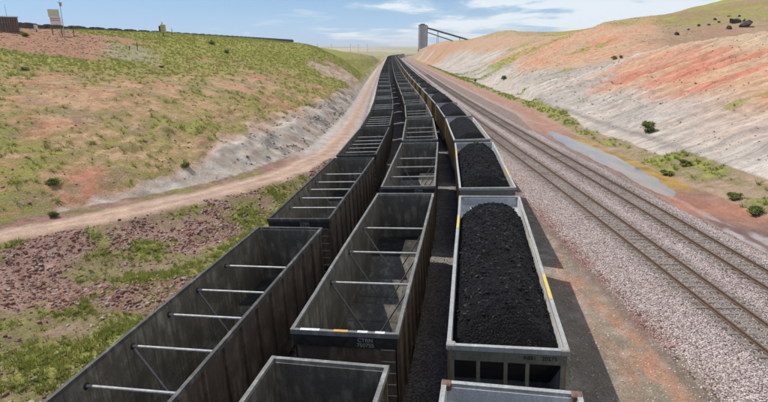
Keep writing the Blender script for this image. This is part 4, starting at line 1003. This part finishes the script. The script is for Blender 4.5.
# information board on two posts
x_, y_, z_ = ground_on(55, 34.2, 60, 130)
if y_ > 120: x_, y_, _ = at(55, 32, 116); z_ = gz(x_, y_)
r = empty('sign_board', (x_, y_, z_), R(26)); tag(r, 'tall cream and white sign on two posts on the red mound', 'sign')
top = at(55, 12.5, y_)[2] - z_; bot = at(55, 28, y_)[2] - z_; mid_ = top*.5 + bot*.5
for s in (-1, 1):
    mb = MB(); mb.box(s*.85 - .09, s*.85 + .09, -.09, .09, -.3, top - .1); mb.obj('post', M['wood_post'], r)
mb = MB(); mb.box(-1.12, .95, -.16, -.10, mid_ + .02, top); mb.obj('upper_panel', M['sign_cream'], r)
mb = MB(); mb.box(-.95, 1.1, -.16, -.10, bot, mid_ - .02); pnl = mb.obj('lower_panel', M['sign_white'], r)
for i in range(2):
    mb = MB(); z1 = mid_ - .25 - .42*i
    for a in range(6): mb.box(-.8 + .29*a, -.8 + .29*a + .2, -.175, -.161, z1 - .12, z1 + .12)
    mb.obj('faded_lettering', M['sign_red'], pnl)
for i in range(2):
    pass
# leaning mast
x_, y_, _ = at(62, 33, 110); z_ = gz(x_, y_); xt, _, zt_ = at(56, -4, 110)
r = empty('mast', (x_, y_, z_)); tag(r, 'thin pale leaning mast beside the tall sign', 'mast'); mb = MB(); mb.tube((0,0,-.2), (xt - x_, 0, zt_ - z_), .09, .04, 8); mb.obj('pole', M['brace'], r)
mb = MB(); mb.box(xt - x_ - .5, xt - x_ + .5, -.05, .05, (zt_ - z_) - 1.9, (zt_ - z_) - 1.8); mb.box(xt - x_ - .1, xt - x_ + .3, -.12, .12, (zt_ - z_)*.72, (zt_ - z_)*.8); mb.obj('antenna', M['brace'], r)
# shed
x1, y_, _ = at(17.0, 30, 112); z_ = gz(x1 - 2, y_ + 1.5); zt_ = at(8, 20, 112)[2]
r = empty('shed', (x1, y_, z_ - .4), R(33)); tag(r, 'brown sheet-metal shed with a pale flat roof at the left edge', 'shed'); h_ = zt_ - z_ + .4
mb = MB(); mb.box(-8.5, 0, 0, 2.6, 0, h_ - .2); wall = mb.obj('wall', M['sheet'], r)
mb = MB()
for i in range(20): mb.box(-8.4 + i*.42, -8.33 + i*.42, -.03, -.001, 0, h_ - .21)
mb.obj('wall_rib', M['black_steel'], wall)
mb = MB(); mb.box(-8.7, .15, -.2, 2.8, h_ - .199, h_); mb.obj('roof', M['roof_pale'], r)
mb = MB(); mb.box(-1.3, -.4, -.05, -.002, .3, 1.9); mb.obj('door', M['rust'], r)
mb = MB(); mb.box(-4.6, -4.2, -.35, -.06, 0, h_ + .9); mb.obj('corner_post', M['black_steel'], r)
x_, _, _ = at(5, 20, 115); r2 = empty('aerial', (x_, 115, z_ + h_ - .4)); tag(r2, 'thin aerial rising above the shed roof', 'aerial'); mb = MB(); mb.tube((0,0,0), (0,0,2.6), .05, .03, 6); mb.obj('rod', M['brace'], r2)
# equipment box on the crest
x_, y_, _ = at(161, 34, 150); z_ = gz(x_, y_)
r = empty('equipment_box', (x_, y_, z_)); tag(r, 'dull yellow box with a black side and white cap on the hill crest', 'equipment box')
mb = MB(); mb.box(-.35, .8, -.6, .6, .9, 3.1); mb.obj('cabinet', M['box_yellow'], r, bevel=.08); mb = MB(); mb.box(-.75, -.36, -.55, .55, 1.3, 2.7); mb.obj('side_panel', M['black_steel'], r)
mb = MB(); mb.tube((.1,0,3.1), (.1,0,3.75), .28, .16, 10); mb.obj('cap', M['white'], r); mb = MB(); mb.tube((.1,0,-.3), (.1,0,.9), .16, .16, 8); mb.obj('post', M['wood_post'], r)
# small box behind the mound
x_, y_, _ = at(34, 30, 118); z_ = gz(x_, y_); r = empty('marker_box', (x_, y_, z_)); tag(r, 'small pale box on a short post between shed and sign', 'box'); mb = MB(); mb.box(-.3, .3, -.25, .25, .5, 1.5); mb.obj('box', M['white'], r, bevel=.04); mb = MB(); mb.box(-.08, .08, -.08, .08, -.3, .5); mb.obj('post', M['wood_post'], r)
# fence posts
FP = [((71.5, 33, 118), 2.1, 'dark upright post just right of the tall sign'), ((170.5, 35, 155), 2.0, 'thin dark post right of the yellow box'), ((136, 53, 92), 1.7, 'dark leaning post at the right end of the bench'), ((128, 53, 92), .9, 'short dark post left of the leaning post'), ((202, 37.5, 170), .9, 'small dark post on the crest right of the yellow box')]
for (u, v, y_), h, lab in FP:
    if y_ == 92: x_, y_, z_ = ground_on(u, v)
    else: x_, y_, _ = at(u, v, y_); z_ = gz(x_, y_)
    mb = MB(); mb.tube((0,0,-.3), (.12 if h < 2 else 0, 0, h), .10, .085, 8); o = mb.obj('fence_post', M['wood_post']); o.location = (x_, y_, z_); tag(o, lab, 'post')

# ------------------------------------------------------------------ boulders and shrubs
def rock_mesh(seed, flat=.95):
    b = bmesh.new(); bmesh.ops.create_icosphere(b, subdivisions=3, radius=1); rr = np.random.default_rng(seed)
    pl = rr.normal(size=(9, 3)); pl /= np.linalg.norm(pl, axis=1)[:, None]; dd = .42 + .4*rr.random(9)
    for v in b.verts:
        p = np.array(v.co[:])
        for n_, d_ in zip(pl, dd):
            k = p @ n_ - d_
            if k > 0: p = p - n_*k*1.0
        p *= 1 + .45*(float(vnoise(p[0]*4 + seed, p[1]*4 + p[2]*3, seed)) - .5)
        v.co = (p[0], p[1], p[2]*flat)
    m = bpy.data.meshes.new('boulder'); b.to_mesh(m); b.free(); m.materials.append(M['boulder']); return m
BL_ = [(733, 18.5, 5.0, 3.2, 'large dark boulder, left of the two big ones on the grassy hill'), (744, 22.5, 4.8, 3.4, 'large dark boulder, right of the two big ones on the grassy hill'),
       (726.5, 24.5, 2.6, 1.7, 'middle-sized dark boulder below the left big one'), (737, 12, 1.4, 1.0, 'small dark boulder above the left big one'), (727, 12, 1.3, .8, 'small boulder highest in the group on the grassy hill'),
       (742, 16.5, 1.5, 1.1, 'small dark boulder just above the right big one'), (713, 15.5, 1.5, .9, 'small boulder on the slope left of the big ones'), (707, 21, 1.3, .9, 'small boulder low on the left of the big ones'),
       (697, 22, 1.5, 1.1, 'lone dark boulder far left of the big ones'), (686, 26, 1.4, .8, 'flat lone boulder at the left end of the rocky scatter'), (717, 18, 1.3, .8, 'small boulder between the lone ones and the big ones'), (675, 31, 2.0, 1.6, 'dark rounded rock below the rocky scatter near the cut edge')]
for i, (u, v, w_, h_, lab) in enumerate(BL_):
    x_, y_, z_ = ground_on(u, v + 1.2, 60, 500); o = link(bpy.data.objects.new('boulder', rock_mesh(30 + i)))
    sc1 = y_/200.; o.location = (x_, y_, z_ + h_*.15*sc1); o.scale = (w_/2*sc1, w_/2.4*sc1, h_/1.5*sc1); o.rotation_euler = (0, 0, i*1.3); tag(o, lab, 'boulder', 'boulders on the grassy hill')
def shrub(x_, y_, z_, w, h, lab, seed, grp='green shrubs on the right bank'):
    rr = np.random.default_rng(seed); r = empty('shrub', (x_, y_, z_)); tag(r, lab, 'shrub', grp)
    N = int(900 + 900*w); nl = 11; lob = rr.normal(size=(nl, 3)); lob /= np.linalg.norm(lob, axis=1)[:, None]; lob *= .35 + .45*rr.random((nl, 1)); lr = .22 + .22*rr.random(nl)
    k = rr.integers(0, nl, N); c = rr.normal(size=(N, 3))*.55*lr[k][:, None] + lob[k]; c = c*np.array([w*.5, w*.5, h*.5]); c[:, 2] = np.abs(c[:, 2] + h*.45)
    a = rr.normal(size=(N, 3)); a /= np.linalg.norm(a, axis=1)[:, None]; b = np.cross(a, rr.normal(size=(N, 3))); b /= np.linalg.norm(b, axis=1)[:, None]; s = (.025 + .045*rr.random((N, 1)))*max(.8, w**.5)
    V = np.stack([c - a*s, c + b*s*.7, c + a*s, c - b*s*.7], 1).reshape(-1, 3); m = bpy.data.meshes.new('foliage'); fast_mesh(m, V, np.arange(4*N), 4); m.materials.append(M['leaf_shrub']); link(bpy.data.objects.new('foliage', m), r)
    mb = MB()
    for i in range(9): a_ = i*.7; q_ = .22 + .3*rr.random(); mb.tube((0, 0, -.1), (q_*w*math.cos(a_), q_*w*math.sin(a_), h*(.6 + .5*rr.random())), .03, .008, 5)
    mb.obj('stem', M['bark'], r)
SH = [(646, 130, 1.9, 1.5, 'round green shrub alone on the pale right bank'), (502.5, 79, 1.9, 1.7, 'small dark shrub on the pale bank far along the cut'), (612, 57, 1.7, 1.0, 'left of two small shrubs in the pale gully'), (619, 56.5, 1.2, .8, 'right of two small shrubs in the pale gully'),
      (735, 196, 1.2, .5, 'leafy shrub in the weeds left of the one at the right edge'), (757, 211, 1.5, .6, 'leafy shrub in the weeds at the right edge'), (684, 163, 1.5, .6, 'low shrub in the weeds above the end of the pond'), (666, 172, 1.3, .5, 'low shrub behind the yellow scum near the pond end'), (474, 80.8, 1.3, 1.1, 'tiny dark shrub on the far pale bank')]
for i, (u, v, w_, h_, lab) in enumerate(SH):
    x_, y_, z_ = ground_on(u, v); shrub(x_, y_, z_, w_, h_, lab, 60 + i)
SL = [(210, 46, 2.0, 1.1, 'larger round bush high on the left hill'), (225, 55, 1.6, 1.0, 'small bush below the larger round one on the left hill'), (54, 188, 1.0, .5, 'green tuft-like bush above the dirt road at left'), (160, 70, .9, .45, 'small dark bush high in the middle of the left hill'), (24, 74, 1.0, .5, 'small dark bush near the left edge of the hill'),
      (186, 170, .8, .5, 'dark bush just above the bend of the grey bank'), (53, 221, .8, .45, 'small green bush on the lower edge of the dirt road')]
for i, (u, v, w_, h_, lab) in enumerate(SL):
    x_, y_, z_ = ground_on(u, v); shrub(x_, y_, z_, w_, h_, lab, 90 + i, 'bushes on the left hill')
x_, y_, _ = at(22, 31, 108); shrub(x_, y_, gz(x_, y_), 1.6, .9, 'low bright bush beside the shed', 120, 'bushes on the left hill')

# ------------------------------------------------------------------ air
mb = MB(); mb.box(-15500, 15500, -1200, 24000, -60, 165); hz_m = bpy.data.materials.new('haze'); hz_m.use_nodes = True; ht = hz_m.node_tree; ht.nodes.remove(ht.nodes['Principled BSDF'])
pv = ht.nodes.new('ShaderNodeVolumePrincipled'); pv.inputs['Color'].default_value = (.88, .94, 1.0, 1); pv.inputs['Density'].default_value = .00006; pv.inputs['Anisotropy'].default_value = .2
ht.links.new(pv.outputs[0], ht.nodes['Material Output'].inputs['Volume']); hz_o = mb.obj('haze', hz_m); tag(hz_o, kind='stuff')
